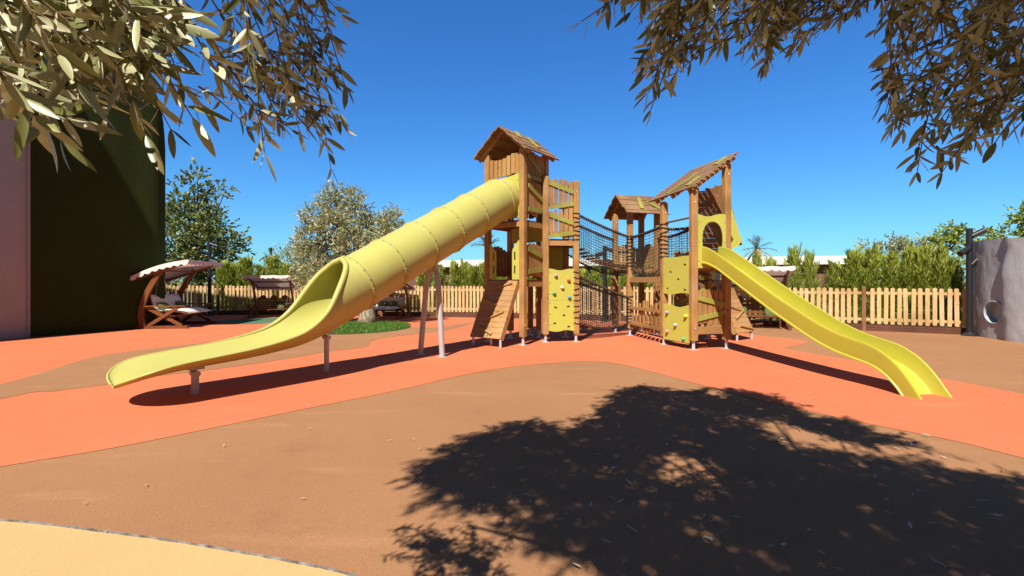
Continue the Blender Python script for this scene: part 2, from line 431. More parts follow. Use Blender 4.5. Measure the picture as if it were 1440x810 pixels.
sup = catmull([(-400, 640), (0, 541), (60, 524), (133, 502.5), (199, 492.5), (300, 481), (400, 473), (470, 468), (572, 461), (612, 460.5), (645, 456.5), (668, 452)], 4)
slo = catmull([(668, 452), (655, 458), (622, 466), (572, 471.5), (537, 476), (521, 481), (513, 488.5), (460, 495), (420, 502), (360, 511.5), (284, 522), (199, 532), (148, 541.5), (71, 551.5), (0, 562), (-400, 660)], 4)
sheet('brown_rubber_band', G(sup) + G(slo)[1:], .008, M['brown'], 'narrow brown rubber band curving between the orange areas')
sheet('green_rubber_patch', G([(286, 453.2), (320, 450.3), (363, 448), (440, 446), (436, 449.5), (392, 452.6), (361, 455.8), (318, 456), (292, 455)]), .008, M['teal'], 'small dark green rubber patch in front of the shaded garden swing', smooth_k=3)
edge = [(-260, 706), (-100, 721), (0, 733), (50, 737.5), (150, 750), (250, 764), (350, 781), (430, 796), (490, 810), (600, 842), (720, 885)]
ec = catmull(edge, 4)
sheet('tan_rubber', G(ec) + [(-.3, 1.0), (-4, .6)], .004, M['tan'], 'pale tan rubber paving in the near corner')
mb = MB()
pe = [gp(*p) for p in ec]
for i in range(len(pe) - 1):
    k = .0035 if (i * 7) % 11 in (3, 8, 5) else .008
    a, b = pe[i], pe[i + 1]
    mb.bar((a.x, a.y, .006), (b.x, b.y, .006), k, .016)
tag(mb.build('edging_strip', plain('worn_edging', (.26, .25, .24), .7, 0, amt=.85, sc=14)), 'worn metal edging strip between brown and tan rubber', kind='structure')

# ------------------------------------------------------------------ the play structure
ORG = (2.0, 11.0, 0)
PS = empty('play_structure', ORG)
tag(PS, 'wooden play towers with a yellow tube slide, net bridges and an open yellow slide', 'playground')
def PB(): return MB(ORG)
def V2(p): return Vector((p[0], p[1]))
def V3(p, z): return Vector((p[0], p[1], z))
n1 = Vector((-.611, -.791)).normalized(); u1 = -n1; w1 = Vector((-.791, .611)).normalized()
A = Vector((.24, 10.5)); B = A + w1 * 1.0; H = A + u1 * .86; Gk = B + u1 * .84
C = Vector((.765, 11.02)); D = Vector((1.475, 11.15)); E = Vector((1.33, 11.98)); F = Vector((.665, 11.86))
P2 = Vector((3.03, 12.43)); e2 = Vector((.958, .286)); e1 = Vector((-.286, .958))
P1 = P2 + e1 * .76; P4 = P2 + e2 * .8; P3 = P1 + e2 * .8
B1 = Vector((3.35, 10.66)); B2 = Vector((3.685, 9.82)); B3 = Vector((4.43, 9.99)); B4 = B3 + (B1 - B2)
Q1 = Vector((4.72, 11.65)); Q2 = Vector((5.45, 12.2)); qn = Vector((.6, -.8)); Q3 = Q2 - qn * .85; Q4 = Q1 - qn * .85
a1 = math.atan2(u1.y, u1.x); a2 = math.atan2((D - C).y, (D - C).x); a3 = math.atan2(e2.y, e2.x); a4 = math.atan2((B3 - B2).y, (B3 - B2).x); a5 = math.atan2(qn.y, qn.x)
def post(p, z1, ang, z0=.19, sz=.135, tilt=0, mat='wood', feet=True):
    m = PB(); m.box((p[0], p[1], (z0 + z1) / 2), (sz, sz, z1 - z0), ang, ch=.016)
    for k in range(2):
        zz = z0 + .25 + k * (z1 - z0 - .5)
        m.ball((p[0] + math.cos(ang - 1.57) * sz / 2, p[1] + math.sin(ang - 1.57) * sz / 2, zz), .014, m=1)
    o = m.build('post', [M[mat], M['boltlight']], PS)
    if feet:
        f = PB(); f.tube([V3(p, -.02), V3(p, z0 + .03)], .032, 10); f.box((p[0], p[1], .006), (.14, .14, .012), ang)
        f.build('metal_foot', M['steel'], o, 40)
    return o
def planks(p, q, z0, z1, n, slats=(), off=0.0, inset=.07, th=.028, wave=.05, gap=.012, side=1, mat='wood', phase=0.0, bw=.03, name='plank_panel', low=.02, round_top=False):
    """vertical boards between two posts p and q; slats = lime boards (t0,z0,t1,z1) screwed across"""
    p, q = V2(p), V2(q); d = (q - p); Ld = d.length; d.normalize(); nr = Vector((d.y, -d.x)) * side
    m = PB(); L = Ld - 2 * inset; bwid = L / n
    for i in range(n):
        t = inset + (i + .5) * bwid; c = p + d * t + nr * (off + random.uniform(-.003, .003))
        wob = math.sin(phase + 5.2 * i / n) * wave
        za, zb = z0 + random.uniform(-low, low) + (math.sin(phase + 1 + 5.2 * i / n) * low), z1 + wob + random.uniform(-.006, .006)
        hw = (bwid - gap) / 2; ex = V3(d, 0)
        k = hw * .35
        out = [(-hw, za), (hw, za), (hw, zb - k), (hw - k, zb), (-hw + k, zb), (-hw, zb - k)]
        m.prism(out, [], V3(c, 0), ex, (0, 0, 1), th)
    for t, z in ((.2, z0 + .18), (.8, z0 + .18)): pass
    o = m.build(name, M[mat], PS)
    for (t0, sz0, t1, sz1) in slats:
        s = PB(); a = p + d * (t0 * Ld) + nr * (off + th / 2 + .016); b = p + d * (t1 * Ld) + nr * (off + th / 2 + .016)
        s.bar(V3(a, sz0), V3(b, sz1), .028, .095, up=(0, 0, 1)); s.build('lime_slat', M['limewood'], o)
    # rails that carry the boards, behind
    for zz in (z0 + .16 * (z1 - z0), z1 - .2 * (z1 - z0)):
        r = PB(); r.bar(V3(p + d * .06 - nr * (th / 2 + .02 - off), zz), V3(q - d * .06 - nr * (th / 2 + .02 - off), zz), .035, .07); r.build('back_rail', M['woodh'], o)
    return o
def board(p, q, outer, holes=(), off=0.0, side=1, th=.022, mat='panel', name='yellow_panel', bolts=()):
    """flat board in the vertical plane through p, q; outline (s along p->q, z)"""
    p, q = V2(p), V2(q); d = (q - p).normalized(); nr = Vector((d.y, -d.x)) * side
    o = p + nr * off; m = PB()
    m.prism(outer, holes, V3(o, 0), V3(d, 0), (0, 0, 1), th)
    for s_, z_ in bolts:
        m.ball(V3(o + d * s_ + nr * (th / 2), z_), .013, m=1)
    return m.build(name, [M[mat], M['bolt']], PS)
def deck(poly, z, th=.06, name='deck'):
    m = PB(); pts = [V2(p) for p in poly]; c = sum(pts, Vector((0, 0))) / len(pts)
    d = (pts[1] - pts[0]).normalized(); L = (pts[1] - pts[0]).length; nn = 8; back = pts[3] - pts[0]
    for i in range(nn):
        a = pts[0] + back * ((i + .5) / nn); b = pts[1] + back * ((i + .5) / nn)
        m.bar(V3(a, z - .02), V3(b, z - .02), back.length / nn - .008, .04)
    o = m.build(name, M['deckwood'], PS)
    for i in range(len(pts)):
        a, b = pts[i], pts[(i + 1) % len(pts)]
        dd = (b - a).normalized(); r = PB()
        r.bar(V3(a + dd * .07, z - .095), V3(b - dd * .07, z - .095), .045, .11); r.build('deck_beam', M['woodh'], o)
    return o
def circ(cx, cz, r, n=14, a0=0, a1=360):
    k = n if a1 - a0 >= 360 else n + 1
    return [(cx + r * math.cos(R(a0 + (a1 - a0) * i / n)), cz + r * math.sin(R(a0 + (a1 - a0) * i / n))) for i in range(k)]
def wavy(L, z0, z1, amp=.035, x0=0.0, n=14, wb=0.0, ph=0.0, cyc=1.5):
    top = [(lerp(L, x0, i / n), z1 + amp * math.sin(ph + cyc * 2 * math.pi * i / n)) for i in range(n + 1)]
    bot = [(lerp(x0, L, i / n), z0 + wb * math.sin(ph + 2 + cyc * 2 * math.pi * i / n)) for i in range(n + 1)]
    return bot + top
# posts: tall hut, its lower module, small roofed hut, slide tower, rear ramp tower
post(A, 4.30, a1); post(B, 4.30, a1); post(H, 4.30, a1); post(Gk, 4.30, a1)
post(C, 3.78, a2); post(D, 3.70, a2); post(E, 3.3, a2); post(F, 3.3, a2)
for p in (P1, P2, P3, P4): post(p, 3.22, a3)
post(B1, 3.14, a4); post(B2, 3.24, a4, sz=.14); post(B3, 3.84, a4, sz=.14); post(B4, 3.7, a4)
for p in (Q1, Q2, Q3, Q4): post(p, 2.15, a5)
post((.47, 12.45), 1.3, a2); post((.75, 12.9), 1.3, a2)
# decks
deck([A, B, Gk, H], 2.74); deck([A, B, Gk, H], 1.42); deck([C, D, E, F], 2.36)
deck([P2, P4, P3, P1], 1.75); deck([B2, B3, B4, B1], 1.76); deck([Q1, Q2, Q3, Q4], 1.42)
# tall hut: front boards above the slide panel, the panel itself
planks(B, A, 3.72, 4.16, 7, side=1, wave=.05, phase=3.6, low=.03, off=.02, gap=.022)
L_AB = 1.0
ring_hole = circ(.5, 3.25, .40, 28)
board(B, A, wavy(.93, 2.77, 3.72, .04, .07, ph=2.6, cyc=.5), [ring_hole], off=.045, name='slide_panel', bolts=[(.1, 2.9), (.1, 3.3), (.1, 3.6), (.9, 2.9), (.9, 3.3), (.9, 3.6)])
# right-hand side of the hut (A-H): three boarded panels with lime slats
planks(A, H, 3.70, 4.25, 6, [(.14, 4.16, .72, 3.86), (.12, 3.70, .8, 3.68)], off=.01, wave=.03, phase=1)
planks(A, H, 2.88, 3.64, 6, [(.16, 3.50, .80, 3.24), (.14, 2.98, .82, 2.98)], off=.01, wave=.04, phase=2, low=.035)
planks(A, H, 1.50, 2.20, 6, [(.14, 2.10, .86, 1.94), (.14, 1.60, .86, 1.66)], off=.01, wave=.04, phase=0)
planks(B, Gk, 2.88, 3.64, 6, off=.0, side=-1); planks(B, Gk, 1.5, 2.16, 6, off=0, side=-1, gap=.03)
planks(Gk, H, 2.9, 4.2, 7, side=-1)
board(Gk, H, [(.07, 2.30), (.93, 2.30), (.93, 2.66), (.07, 2.66)], off=.04, side=1)
planks(Gk, H, 1.5, 2.1, 7, side=-1, gap=.03)
# entrance boards at the head of the ramp
sl = lambda x: [[(x - .022, 1.56), (x + .022, 1.56), (x + .022, 1.74), (x - .022, 1.74)], [(x - .022, 1.86), (x + .022, 1.86), (x + .022, 2.04), (x - .022, 2.04)]]
board(B, A, [(.07, 1.43), (.27, 1.43), (.27, 2.05), (.07, 2.26)], sl(.20), off=.03)
board(B, A, [(.73, 1.43), (.93, 1.43), (.93, 2.30), (.88, 2.26), (.73, 2.08)], sl(.80), off=.03)
# lower module: boarded front, back board, climbing panels
planks(C, D, 3.03, 3.71, 5, [(.12, 3.63, .9, 3.43), (.14, 3.07, .9, 3.17)], off=.02, wave=.025, gap=.028, low=.03)
planks(C, D, 2.40, 2.99, 5, [(.12, 2.90, .9, 2.72), (.12, 2.42, .9, 2.50)], off=.02, wave=.02, gap=.028, low=.02)
board(F, E, [(.07, 1.6), (.62, 1.6), (.62, 2.22), (.07, 2.22)], off=.02)
LCD = (D - C).length
half = lambda x, z, r=.036: circ(x, z, r, 8, -8, 188)
up = board(C, D, wavy(LCD - .06, .965, 1.66, .02, .06, ph=.5, cyc=1.2), [], off=.05, name='climbing_panel', bolts=[(.085, 1.1), (.085, 1.35), (.085, 1.6), (.64, 1.1), (.64, 1.35), (.64, 1.6)])
dn = board(C, D, wavy(LCD - .06, .26, .96, 0, .06, wb=.018, ph=.5, cyc=1.2), [half(.22, .78), half(.52, .80), half(.42, .60), half(.20, .42), half(.53, .34)], off=.05, name='climbing_panel', bolts=[(.085, .4), (.085, .65), (.085, .9), (.64, .4), (.64, .65), (.64, .9)])
def holds(parent, p, q, lst, off):
    p, q = V2(p), V2(q); d = (q - p).normalized(); nr = Vector((d.y, -d.x))
    for s_, z_, c_ in lst:
        m = PB(); b = p + d * s_ + nr * (off + .035)
        m.ball(V3(b, z_), .042, (1.05, .9, .8), 9, 7, jit=.14); m.ball(V3(b + nr * .03, z_ + .008), .012, m=1)
        m.build('climbing_hold', [M['hold_' + c_], M['bolt']], parent, True)
holds(up, C, D, [(.22, 1.52, 'purple'), (.52, 1.42, 'red'), (.37, 1.25, 'white'), (.18, 1.12, 'green'), (.54, 1.02, 'blue')], .05)
# dark boards behind the hand holes
board(C, D, [(.12, .3), (LCD - .12, .3), (LCD - .12, .9), (.12, .9)], off=-.09, mat='deckwood', name='backing_board')
planks(F, E, .45, 1.2, 5, side=-1)
# gable roofs
def gable(cx, along, across, hl, hw, z_e, z_r, batt=(), nb=7, th=.03):
    """ridge runs along `along`; boards lie along the ridge"""
    c = V2(cx); m = PB()
    for sgn in (1, -1):
        e = V3(c + across * (sgn * hw), z_e); rdg = V3(c, z_r); up_ = (rdg - e)
        nrm = up_.cross(V3(along, 0)).normalized()
        if nrm.z < 0: nrm = -nrm
        for i in range(nb):
            a = e + up_ * ((i + .5) / nb); jl = random.uniform(-.012, .012)
            o_ = nrm * (.012 if i % 2 else 0)
            m.bar(a - V3(along, 0) * (hl + jl) + o_, a + V3(along, 0) * (hl + jl) + o_, up_.length / nb + .012, th, up=nrm)
    ro = m.build('roof', M['roofwood'], PS)
    for s2 in (-1, 1):
        for sgn in (1, -1):
            o_ = V3(along, 0) * (s2 * (hl - .17))
            e = V3(c + across * (sgn * (hw - .03)), z_e - .04); rdg = V3(c + across * (sgn * .02), z_r - .05)
            r = PB(); r.bar(e + o_, rdg + o_, .05, .085, up=(0, 0, 1)); r.build('rafter', M['woodh'], ro)
    for sgn, t0, f0, t1, f1 in batt:
        e = V3(c + across * (sgn * hw), z_e); up_ = V3(c, z_r) - e
        nrm = up_.cross(V3(along, 0)).normalized()
        if nrm.z < 0: nrm = -nrm
        a = e + up_ * f0 + V3(along, 0) * (t0 * hl) + nrm * .045; b = e + up_ * f1 + V3(along, 0) * (t1 * hl) + nrm * .045
        bm_ = PB(); bm_.bar(a, b, .10, .022, up=nrm); bm_.build('lime_slat', M['limewood'], ro)
    return ro
gable((A + B + H + Gk) / 4, u1, w1, .66, .735, 4.20, 4.80, [(-1, -.55, .55, -.1, .95), (-1, .1, .25, .35, .8)])
gable((P1 + P2 + P3 + P4) / 4, e2, e1, .62, .62, 3.12, 3.66, [(-1, -.22, .18, -.02, .82), (-1, .28, .62, .72, .16)])
# mono-pitch slatted roof over the slide tower
ee = (B3 - B2).normalized(); ff = (B1 - B2).normalized()
m = PB()
lo0 = V3(B1 - ee * .17 + ff * .30, 3.17); lo1 = V3(B2 - ee * .14 - ff * .16, 3.27)
dz = Vector((0, 0, .78)); rise = V3(ee * 1.09, 0) + dz
nrm = rise.cross(lo1 - lo0).normalized(); nrm = nrm if nrm.z > 0 else -nrm
NS = 11
for i in range(NS):
    f = (i + .5) / NS
    a, b = lo0 + rise * f, lo1 + rise * (f + random.uniform(-.004, .004))
    dd = (b - a).normalized() * random.uniform(-.02, .03)
    m.bar(a - dd, b + dd, rise.length / NS - .026, .034, up=nrm)
roof3 = m.build('roof', M['roofwood'], PS)
for t in (.14, .5, .86):
    a = lo0.lerp(lo1, t) - nrm * .065; r = PB(); r.bar(a + rise * .02, a + rise * .99, .05, .095, up=nrm); r.build('rafter', M['woodh'], roof3)
for t0, f0, t1, f1, wd in ((.40, .06, .52, .62, .06), (.77, .12, .80, .36, .13), (.80, .70, .80, .92, .15)):
    a = lo0.lerp(lo1, t0) + rise * f0 + nrm * .03; b = lo0.lerp(lo1, t1) + rise * f1 + nrm * .03
    s = PB(); s.bar(a, b, wd, .022, up=nrm); s.build('lime_slat', M['limewood'], roof3)
# slide tower faces
LB = (B2 - B1).length; LE = (B3 - B2).length
up2 = board(B1, B2, wavy(LB - .06, 1.13, 1.91, .008, .06, wb=.02, ph=1, cyc=1), [half(.28, 1.58, .04), half(.72, 1.72, .04), half(.52, 1.42, .04), half(.19, 1.22, .04), half(.72, 1.20, .04)], off=.05, name='climbing_panel', bolts=[(.085, 1.3), (.085, 1.55), (.085, 1.8)])
dn2 = board(B1, B2, wavy(LB - .06, .13, .88, .03, .06, ph=2.2, cyc=1), [], off=.05, name='climbing_panel', bolts=[(.085, .3), (.085, .55), (.085, .78)])
holds(dn2, B1, B2, [(.20, .72, 'purple'), (.77, .68, 'lime'), (.46, .47, 'grey'), (.20, .31, 'pink'), (.70, .20, 'green')], .05)
m = PB(); m.tube([V3(B1, 2.67), V3(B2, 2.70)], .022, 8); m.build('grab_bar', M['ropebrown'], PS, 40)
arch = [(.20, 1.80), (.60, 1.80), (.63, 2.1), (.635, 2.3), (.60, 2.46), (.52, 2.57), (.40, 2.61), (.28, 2.57), (.20, 2.46), (.165, 2.3), (.17, 2.1)]
board(B2, B3, wavy(LE - .06, 1.66, 2.74, .03, .06, ph=.6, cyc=1), [catmull(arch, 3, closed=True)], off=.05, name='slide_panel', bolts=[(.09, 1.8), (.09, 2.2), (.09, 2.6), (LE - .09, 1.8), (LE - .09, 2.2), (LE - .09, 2.6)])
planks(B2, B3, .52, 1.20, 5, [(.08, 1.06, .95, .90), (.08, .62, .95, .76)], off=.0, gap=.02, wave=.03)
m = PB(); m.bar(V3(B2 + ee * .07, .39), V3(B3 - ee * .07, .39), .05, .15); m.build('cross_beam', M['woodh'], PS)
m = PB(); m.bar(V3(B1 + ff * -.05 + ee * .05, .75), V3(B2 + ee * .5, 1.35), .06, .07); m.build('diagonal_brace', M['limewood'], PS)
# shingled board at the back of the slide tower with its wavy top and round window
def shingles(o, ex, ey, W, Hh, topf, hole, nm='shingled_board', sx=.16, sy=.115):
    m = PB(); ex, ey, o = Vector(ex).normalized(), Vector(ey).normalized(), Vector(o); nz = ex.cross(ey)
    ny = int(Hh / sy) + 1
    for j in range(ny):
        k = 0; x = -(j % 2) * sx / 2
        while x < W:
            x0, x1 = max(x, 0), min(x + sx - .006, W); y0, y1 = j * sy, min((j + 1) * sy - .005, topf((x0 + x1) / 2))
            x += sx
            if x1 - x0 < .02 or y1 - y0 < .015: continue
            if hole and math.hypot((x0 + x1) / 2 - hole[0], (y0 + y1) / 2 - hole[1]) < hole[2] + .02: continue
            t = nz * random.uniform(-.004, .004)
            m.prism([(x0, y0), (x1, y0), (x1, y1), (x0, y1)], [], o + t, ex, ey, .022)
    # edge of round window
    if hole: m.tube([o + ex * (hole[0] + hole[2] * math.cos(a * .3927)) + ey * (hole[1] + hole[2] * math.sin(a * .3927)) for a in range(16)], .025, 6, closed=True)
    return m.build(nm, M['tilewood'], PS)
bk = V3(B1.lerp(B4, .0) + ff * .0, 1.78)
shingles(V3(B4 + ee * .02 + ff * .09, 1.8), V3(ee, 0), (0, 0, 1), .86, 1.86, lambda x: 1.56 + .16 * math.sin(2.4 * x - .2) + .1 * x, (.60, 1.08, .13))
# leaning yellow side board and its shingled back at the right of the tower
yb = B4 + ff * .16
board(yb, yb + ee, [(.80, 2.15), (1.05, 2.11), (1.26, 2.22), (1.36, 2.33), (1.10, 3.02), (.98, 3.40), (.80, 3.42)], off=0, name='side_panel', bolts=[(1.22, 2.33), (1.10, 2.85), (1.04, 3.05)])
o_ = V3(yb + ee * 1.38 + ff * .012, 2.24); sl_ = (V3(yb + ee * .99, 3.44) - V3(yb + ee * 1.38, 2.24))
shingles(o_, V3(ff, 0), sl_, .75, sl_.length, lambda x: 9, None, nm='shingled_board')
# rear ramp tower
planks(Q4, Q3, 1.5, 2.1, 6); planks(Q1, Q4, 1.5, 2.1, 6, side=-1, gap=.03); planks(Q1, Q4, .4, 1.3, 6, side=-1)
board(Q1, Q2, [(.07, 1.43), (.25, 1.43), (.25, 2.05), (.07, 2.24)], sl(.18), off=.03)
board(Q1, Q2, [(.66, 1.43), (.85, 1.43), (.85, 2.24), (.66, 2.05)], sl(.74), off=.03)
planks(B4, Q1, .5, 1.3, 4)
# steep plank ramps with cleats
def plank_ramp(p, q, nr, run, z1, z0, cle):
    p, q = V2(p), V2(q); d = (q - p).normalized(); L = (q - p).length - .15; o = p + d * .075 + nr * .08
    lo = V3(o + nr * run, z0); hi = V3(o, z1); dn_ = lo - hi; ex = V3(d, 0); nz = ex.cross(dn_).normalized(); nz = nz if nz.z > 0 else -nz
    m = PB(); n = 11
    for i in range(n):
        a = hi + dn_ * ((i + .5) / n); k = random.uniform(-.003, .003)
        m.bar(a + nz * k, a + ex * L + nz * k, dn_.length / n - .006, .034, up=nz)
    rp = m.build('plank_ramp', M['woodh'], PS)
    for x in (.02, L - .02): s = PB(); s.bar(hi + ex * x - nz * .06, lo + ex * x - nz * .06, .04, .085, up=nz); s.build('stringer', M['wood'], rp)
    for x0, f0, x1, f1 in cle:
        c = PB(); c.tube([hi + ex * (x0 * L) + dn_ * f0 + nz * .035, hi + ex * (x1 * L) + dn_ * f1 + nz * .035], .026, 8); c.build('cleat', M['woodh'], rp, 40)
    for x in (.06, L - .03):
        f = PB(); b = lo + ex * x - dn_ * .05; f.tube([(b.x, b.y, -.02), (b.x, b.y, b.z)], .026, 8); f.build('metal_foot', M['steel'], rp, 40)
    f = PB(); b = lo + ex * (L / 2) - dn_ * .25 - nz * .06; f.tube([(b.x, b.y, -.02), (b.x, b.y, b.z)], .026, 8); f.build('metal_foot', M['steel'], rp, 40)
plank_ramp(B, A, n1, .60, 1.40, .19, [(.28, .16, .86, .05), (.05, .34, .58, .44), (.30, .72, .86, .55), (.18, .82, .70, .94)])
plank_ramp(Q1, Q2, qn, .60, 1.40, .19, [(.2, .15, .8, .05), (.12, .5, .9, .62), (.25, .75, .9, .6), (.3, .88, .95, .96)])
# ---- tube slide
T0 = (A + B) / 2
def slide_pt(t): return T0 + n1 * t
zb = [(-.12, 2.80), (0, 2.78), (.3, 2.66), (.6, 2.50), (2.2, 1.70), (3.3, 1.145), (4.0, .80), (4.4, .615), (4.7, .515), (5.0, .45), (5.6, .385), (6.15, .35), (6.55, .315), (6.8, .265), (6.98, .19)]
lt = [(3.72, .0), (3.76, .14), (3.82, .24), (3.95, .35), (4.14, .43), (4.4, .49), (4.6, .515), (4.81, .53), (5.1, .545), (5.5, .55), (6.2, .56), (6.6, .56), (7, .55)]
hh = [(3.72, .885), (3.76, .865), (3.82, .82), (3.95, .75), (4.14, .63), (4.4, .47), (4.6, .37), (4.81, .29), (5.1, .225), (5.5, .185), (6, .16), (6.5, .145), (6.9, .115), (7, .10)]
def section(t, n=40):
    z_ = interp(zb, t); e = .02
    a = math.atan((interp(zb, t + e) - interp(zb, t - e)) / (2 * e)); nh, nv = -math.sin(a), math.cos(a)
    if t <= 3.72: w_, ph = .4425, math.pi
    else:
        h, l = interp(hh, t), max(1e-4, interp(lt, t)); ph = 2 * math.atan(h / l); w_ = (l * l + h * h) / (2 * h)
    kw = 1.0
    if t > 6.56: kw = max(.0, 1 - ((t - 6.56) / .36) ** 2.6) ** .5 * .999 + .001
    out = []
    for i in range(n + 1):
        f = -ph + 2 * ph * i / n; lat = w_ * math.sin(f) * kw; up_ = w_ * (1 - math.cos(f)) * kw ** .5
        q = slide_pt(t + nh * up_) - w1 * lat
        out.append(Vector((q.x, q.y, z_ + nv * up_)))
    return out
ts = [-.1 + i * .08 for i in range(48)] + [3.735, 3.76, 3.80, 3.85, 3.9, 3.96, 4.02, 4.08] + [4.15 + i * .07 for i in range(34)] + [6.53 + i * .04 for i in range(8)] + [6.85 + .018 * i for i in range(9)]
ts = sorted([t for t in ts if t < 6.9] + [6.9, 6.905, 6.91, 6.914, 6.917, 6.919])
m = PB(); secs = [section(t) for t in ts]; n = 41
vs = [p for s_ in secs for p in s_]
m.add(vs, [(i * n + j, i * n + j + 1, (i + 1) * n + j + 1, (i + 1) * n + j) for i in range(len(secs) - 1) for j in range(n - 1)])
tube_slide = m.build('tube_slide', M['yellow'], PS, True)
md = tube_slide.modifiers.new("weld", 'WELD'); md.merge_threshold = .0006
md = tube_slide.modifiers.new("shell", 'SOLIDIFY'); md.thickness = .014; md.offset = 0
# rolled lip round the open chute
op = [i for i, t in enumerate(ts) if t >= 3.73]
lip = [secs[i][0] for i in reversed(op)] + [secs[op[0] - 1][0]] + [secs[i][-1] for i in op]
lr = [lerp(.044, .013, min(1, max(0, (ts[i] - 4.1) / 1.6))) for i in reversed(op)] + [.044] + [lerp(.044, .013, min(1, max(0, (ts[i] - 4.1) / 1.6))) for i in op]
m = PB(); m.tube(lip, lr, 8); m.build('rolled_lip', M['yellow'], tube_slide, True)
tag(tube_slide, 'long yellow closed tube slide opening into a low chute'); 
# bolted flange rings
for t in (.10, .92, 1.62, 2.30, 3.02, 3.66):
    s_ = section(t, 36)[:-1]; s2 = section(t + .035, 36)[:-1]; c = sum(s_, Vector()) / len(s_)
    m = PB(); vs = []
    for a, b in zip(s_, s2):
        ra = (a - c).normalized(); vs += [a - ra * .01, a + ra * .028, b + ra * .028, b - ra * .01]
    k = len(s_); fs = []
    for i in range(k):
        j = (i + 1) % k
        for q in range(3): fs.append((i * 4 + q, j * 4 + q, j * 4 + q + 1, i * 4 + q + 1))
    m.add(vs, fs)
    for i in range(0, k, 2):
        a, b = s_[i], s2[i]; ra = (a - c).normalized()
        m.ball((a + b) / 2 + ra * .028, .0135, nu=6, nv=4, m=1)
    m.build('flange_ring', [M['yellow'], M['bolt']], tube_slide, True)
# slide supports
def sup_post(t, lat=0.0, rad=.05):
    q = slide_pt(t) - w1 * lat; z1 = interp(zb, t)
    m = PB(); m.tube([(q.x, q.y, -.02), (q.x, q.y, z1 - .07)], rad, 14)
    m.tube([V3(q + n1 * .0 - w1 * .07, z1 - .09), V3(q + w1 * .07, z1 - .09)], rad * .95, 12)
    m.bar(V3(q - w1 * .08, z1 - .022), V3(q + w1 * .08, z1 - .032), .16, .03, up=(0, 0, 1))
    m.build('support_leg', M['greypaint'], tube_slide, 35)
sup_post(6.13, .0, .043); sup_post(4.36, .0, .037)
def leg(bpx, tpx_side):
    t = 2.18; z1 = interp(zb, t); q = slide_pt(t)
    top = V3(q - w1 * (.045 * tpx_side), z1 - .05); b = gp(*bpx)
    mid = b.lerp(top, .86) - Vector((w1.x, w1.y, 0)) * (.06 * tpx_side)
    pts = catmull([tuple(Vector((b.x, b.y, -.02))), tuple(b.lerp(top, .5) - Vector((w1.x, w1.y, 0)) * (.045 * tpx_side)), tuple(mid), tuple(top - Vector((0, 0, .03)))], 5)
    m = PB(); m.tube(pts, .052, 14); m.tube([(b.x, b.y, 0), (b.x, b.y, .008)], .085, 14); m.build('support_leg', M['greypaint'], tube_slide, 35)
leg((591, 499), -1); leg((622, 502), 1)
m = PB(); q = slide_pt(2.18); z1 = interp(zb, 2.18)
m.bar(V3(q - w1 * .15, z1 - .03), V3(q + w1 * .15, z1 - .03), .14, .03); m.tube([V3(q - w1 * .11, z1 - .08), V3(q + w1 * .11, z1 - .08)], .05, 10)
m.build('support_bracket', M['greypaint'], tube_slide, 35)
# ---- open slide
S0 = (B2 + B3) / 2 + Vector((.227, -.974)) * .06; sd_ = Vector((.227, -.974)).normalized(); sx = Vector((.974, .227)).normalized()
zs = [(-.25, 1.80), (0, 1.795), (.22, 1.755), (.5, 1.65), (1.0, 1.39), (1.9, .925), (2.2, .785), (2.7, .56), (3.05, .44), (3.35, .375), (3.6, .325), (3.78, .245), (3.95, .10), (4.06, -.04), (4.12, -.12)]
prof = [(-.294, .222), (-.290, .234), (-.272, .236), (-.264, .226), (-.252, .03), (-.244, .010), (-.226, .0), (0, -.003), (.226, .0), (.244, .010), (.252, .03), (.264, .226), (.272, .236), (.290, .234), (.294, .222)]
und = [(.2945, .20), (.288, .05), (.285, .0), (.300, -.012), (.300, -.032), (-.300, -.032), (-.300, -.012), (-.285, .0), (-.288, .05), (-.2945, .20)]
prof = prof + und
tt = [-.10 + i * .07 for i in range(61)]
m = PB(); vs = []
for t in tt:
    z_ = interp(zs, t); a = math.atan((interp(zs, t + .02) - interp(zs, t - .02)) / .04); nh, nv = -math.sin(a), math.cos(a)
    kh = 1.25 if t < .3 else 1.0
    kh = lerp(1.3, 1.0, min(1, max(0, t / .5))) * lerp(1.0, .72, min(1, max(0, (t - 3.5) / .5)))
    for x, h in prof:
        x *= .82
        q = S0 + sx * x + sd_ * (t + nh * h * kh); vs.append(Vector((q.x, q.y, z_ + nv * h * kh)))
k = len(prof)
fs = [(i * k + j, (i + 1) * k + j, (i + 1) * k + (j + 1) % k, i * k + (j + 1) % k) for i in range(len(tt) - 1) for j in range(k)]
fs.append(tuple(range(k))); fs.append(tuple(range(len(vs) - 1, len(vs) - k - 1, -1)))
m.add(vs, fs); osl = m.build('open_slide', M['slide'], PS, 24)
tag(osl, 'straight open yellow slide with a humped foot')
# ---- nets, ropes and bridges
def net(c00, c10, c01, c11, nu, nv, sag=0.0, bulge=None, r=.0055, name='net', parent=None, mat='rope'):
    """net over four corners (u along bridge, v up); sag hangs the v=0 edge"""
    c00, c10, c01, c11 = (Vector(c) for c in (c00, c10, c01, c11)); m = PB()
    def P(u, v):
        p = c00.lerp(c10, u).lerp(c01.lerp(c11, u), v); p.z -= 4 * u * (1 - u) * lerp(sag[0], sag[1], v) if isinstance(sag, tuple) else 4 * u * (1 - u) * sag
        if bulge: p += Vector(bulge) * (4 * v * (1 - v))
        return p + Vector((0, 0, .006 * math.sin(37 * u + 23 * v)))
    for i in range(nu + 1): m.tube([P(i / nu, j / 6) for j in range(7)], r, 3, cap=False)
    for j in range(nv + 1): m.tube([P(i / 10, j / nv) for i in range(11)], r, 3, cap=False)
    return m.build(name, M[mat], parent or PS)
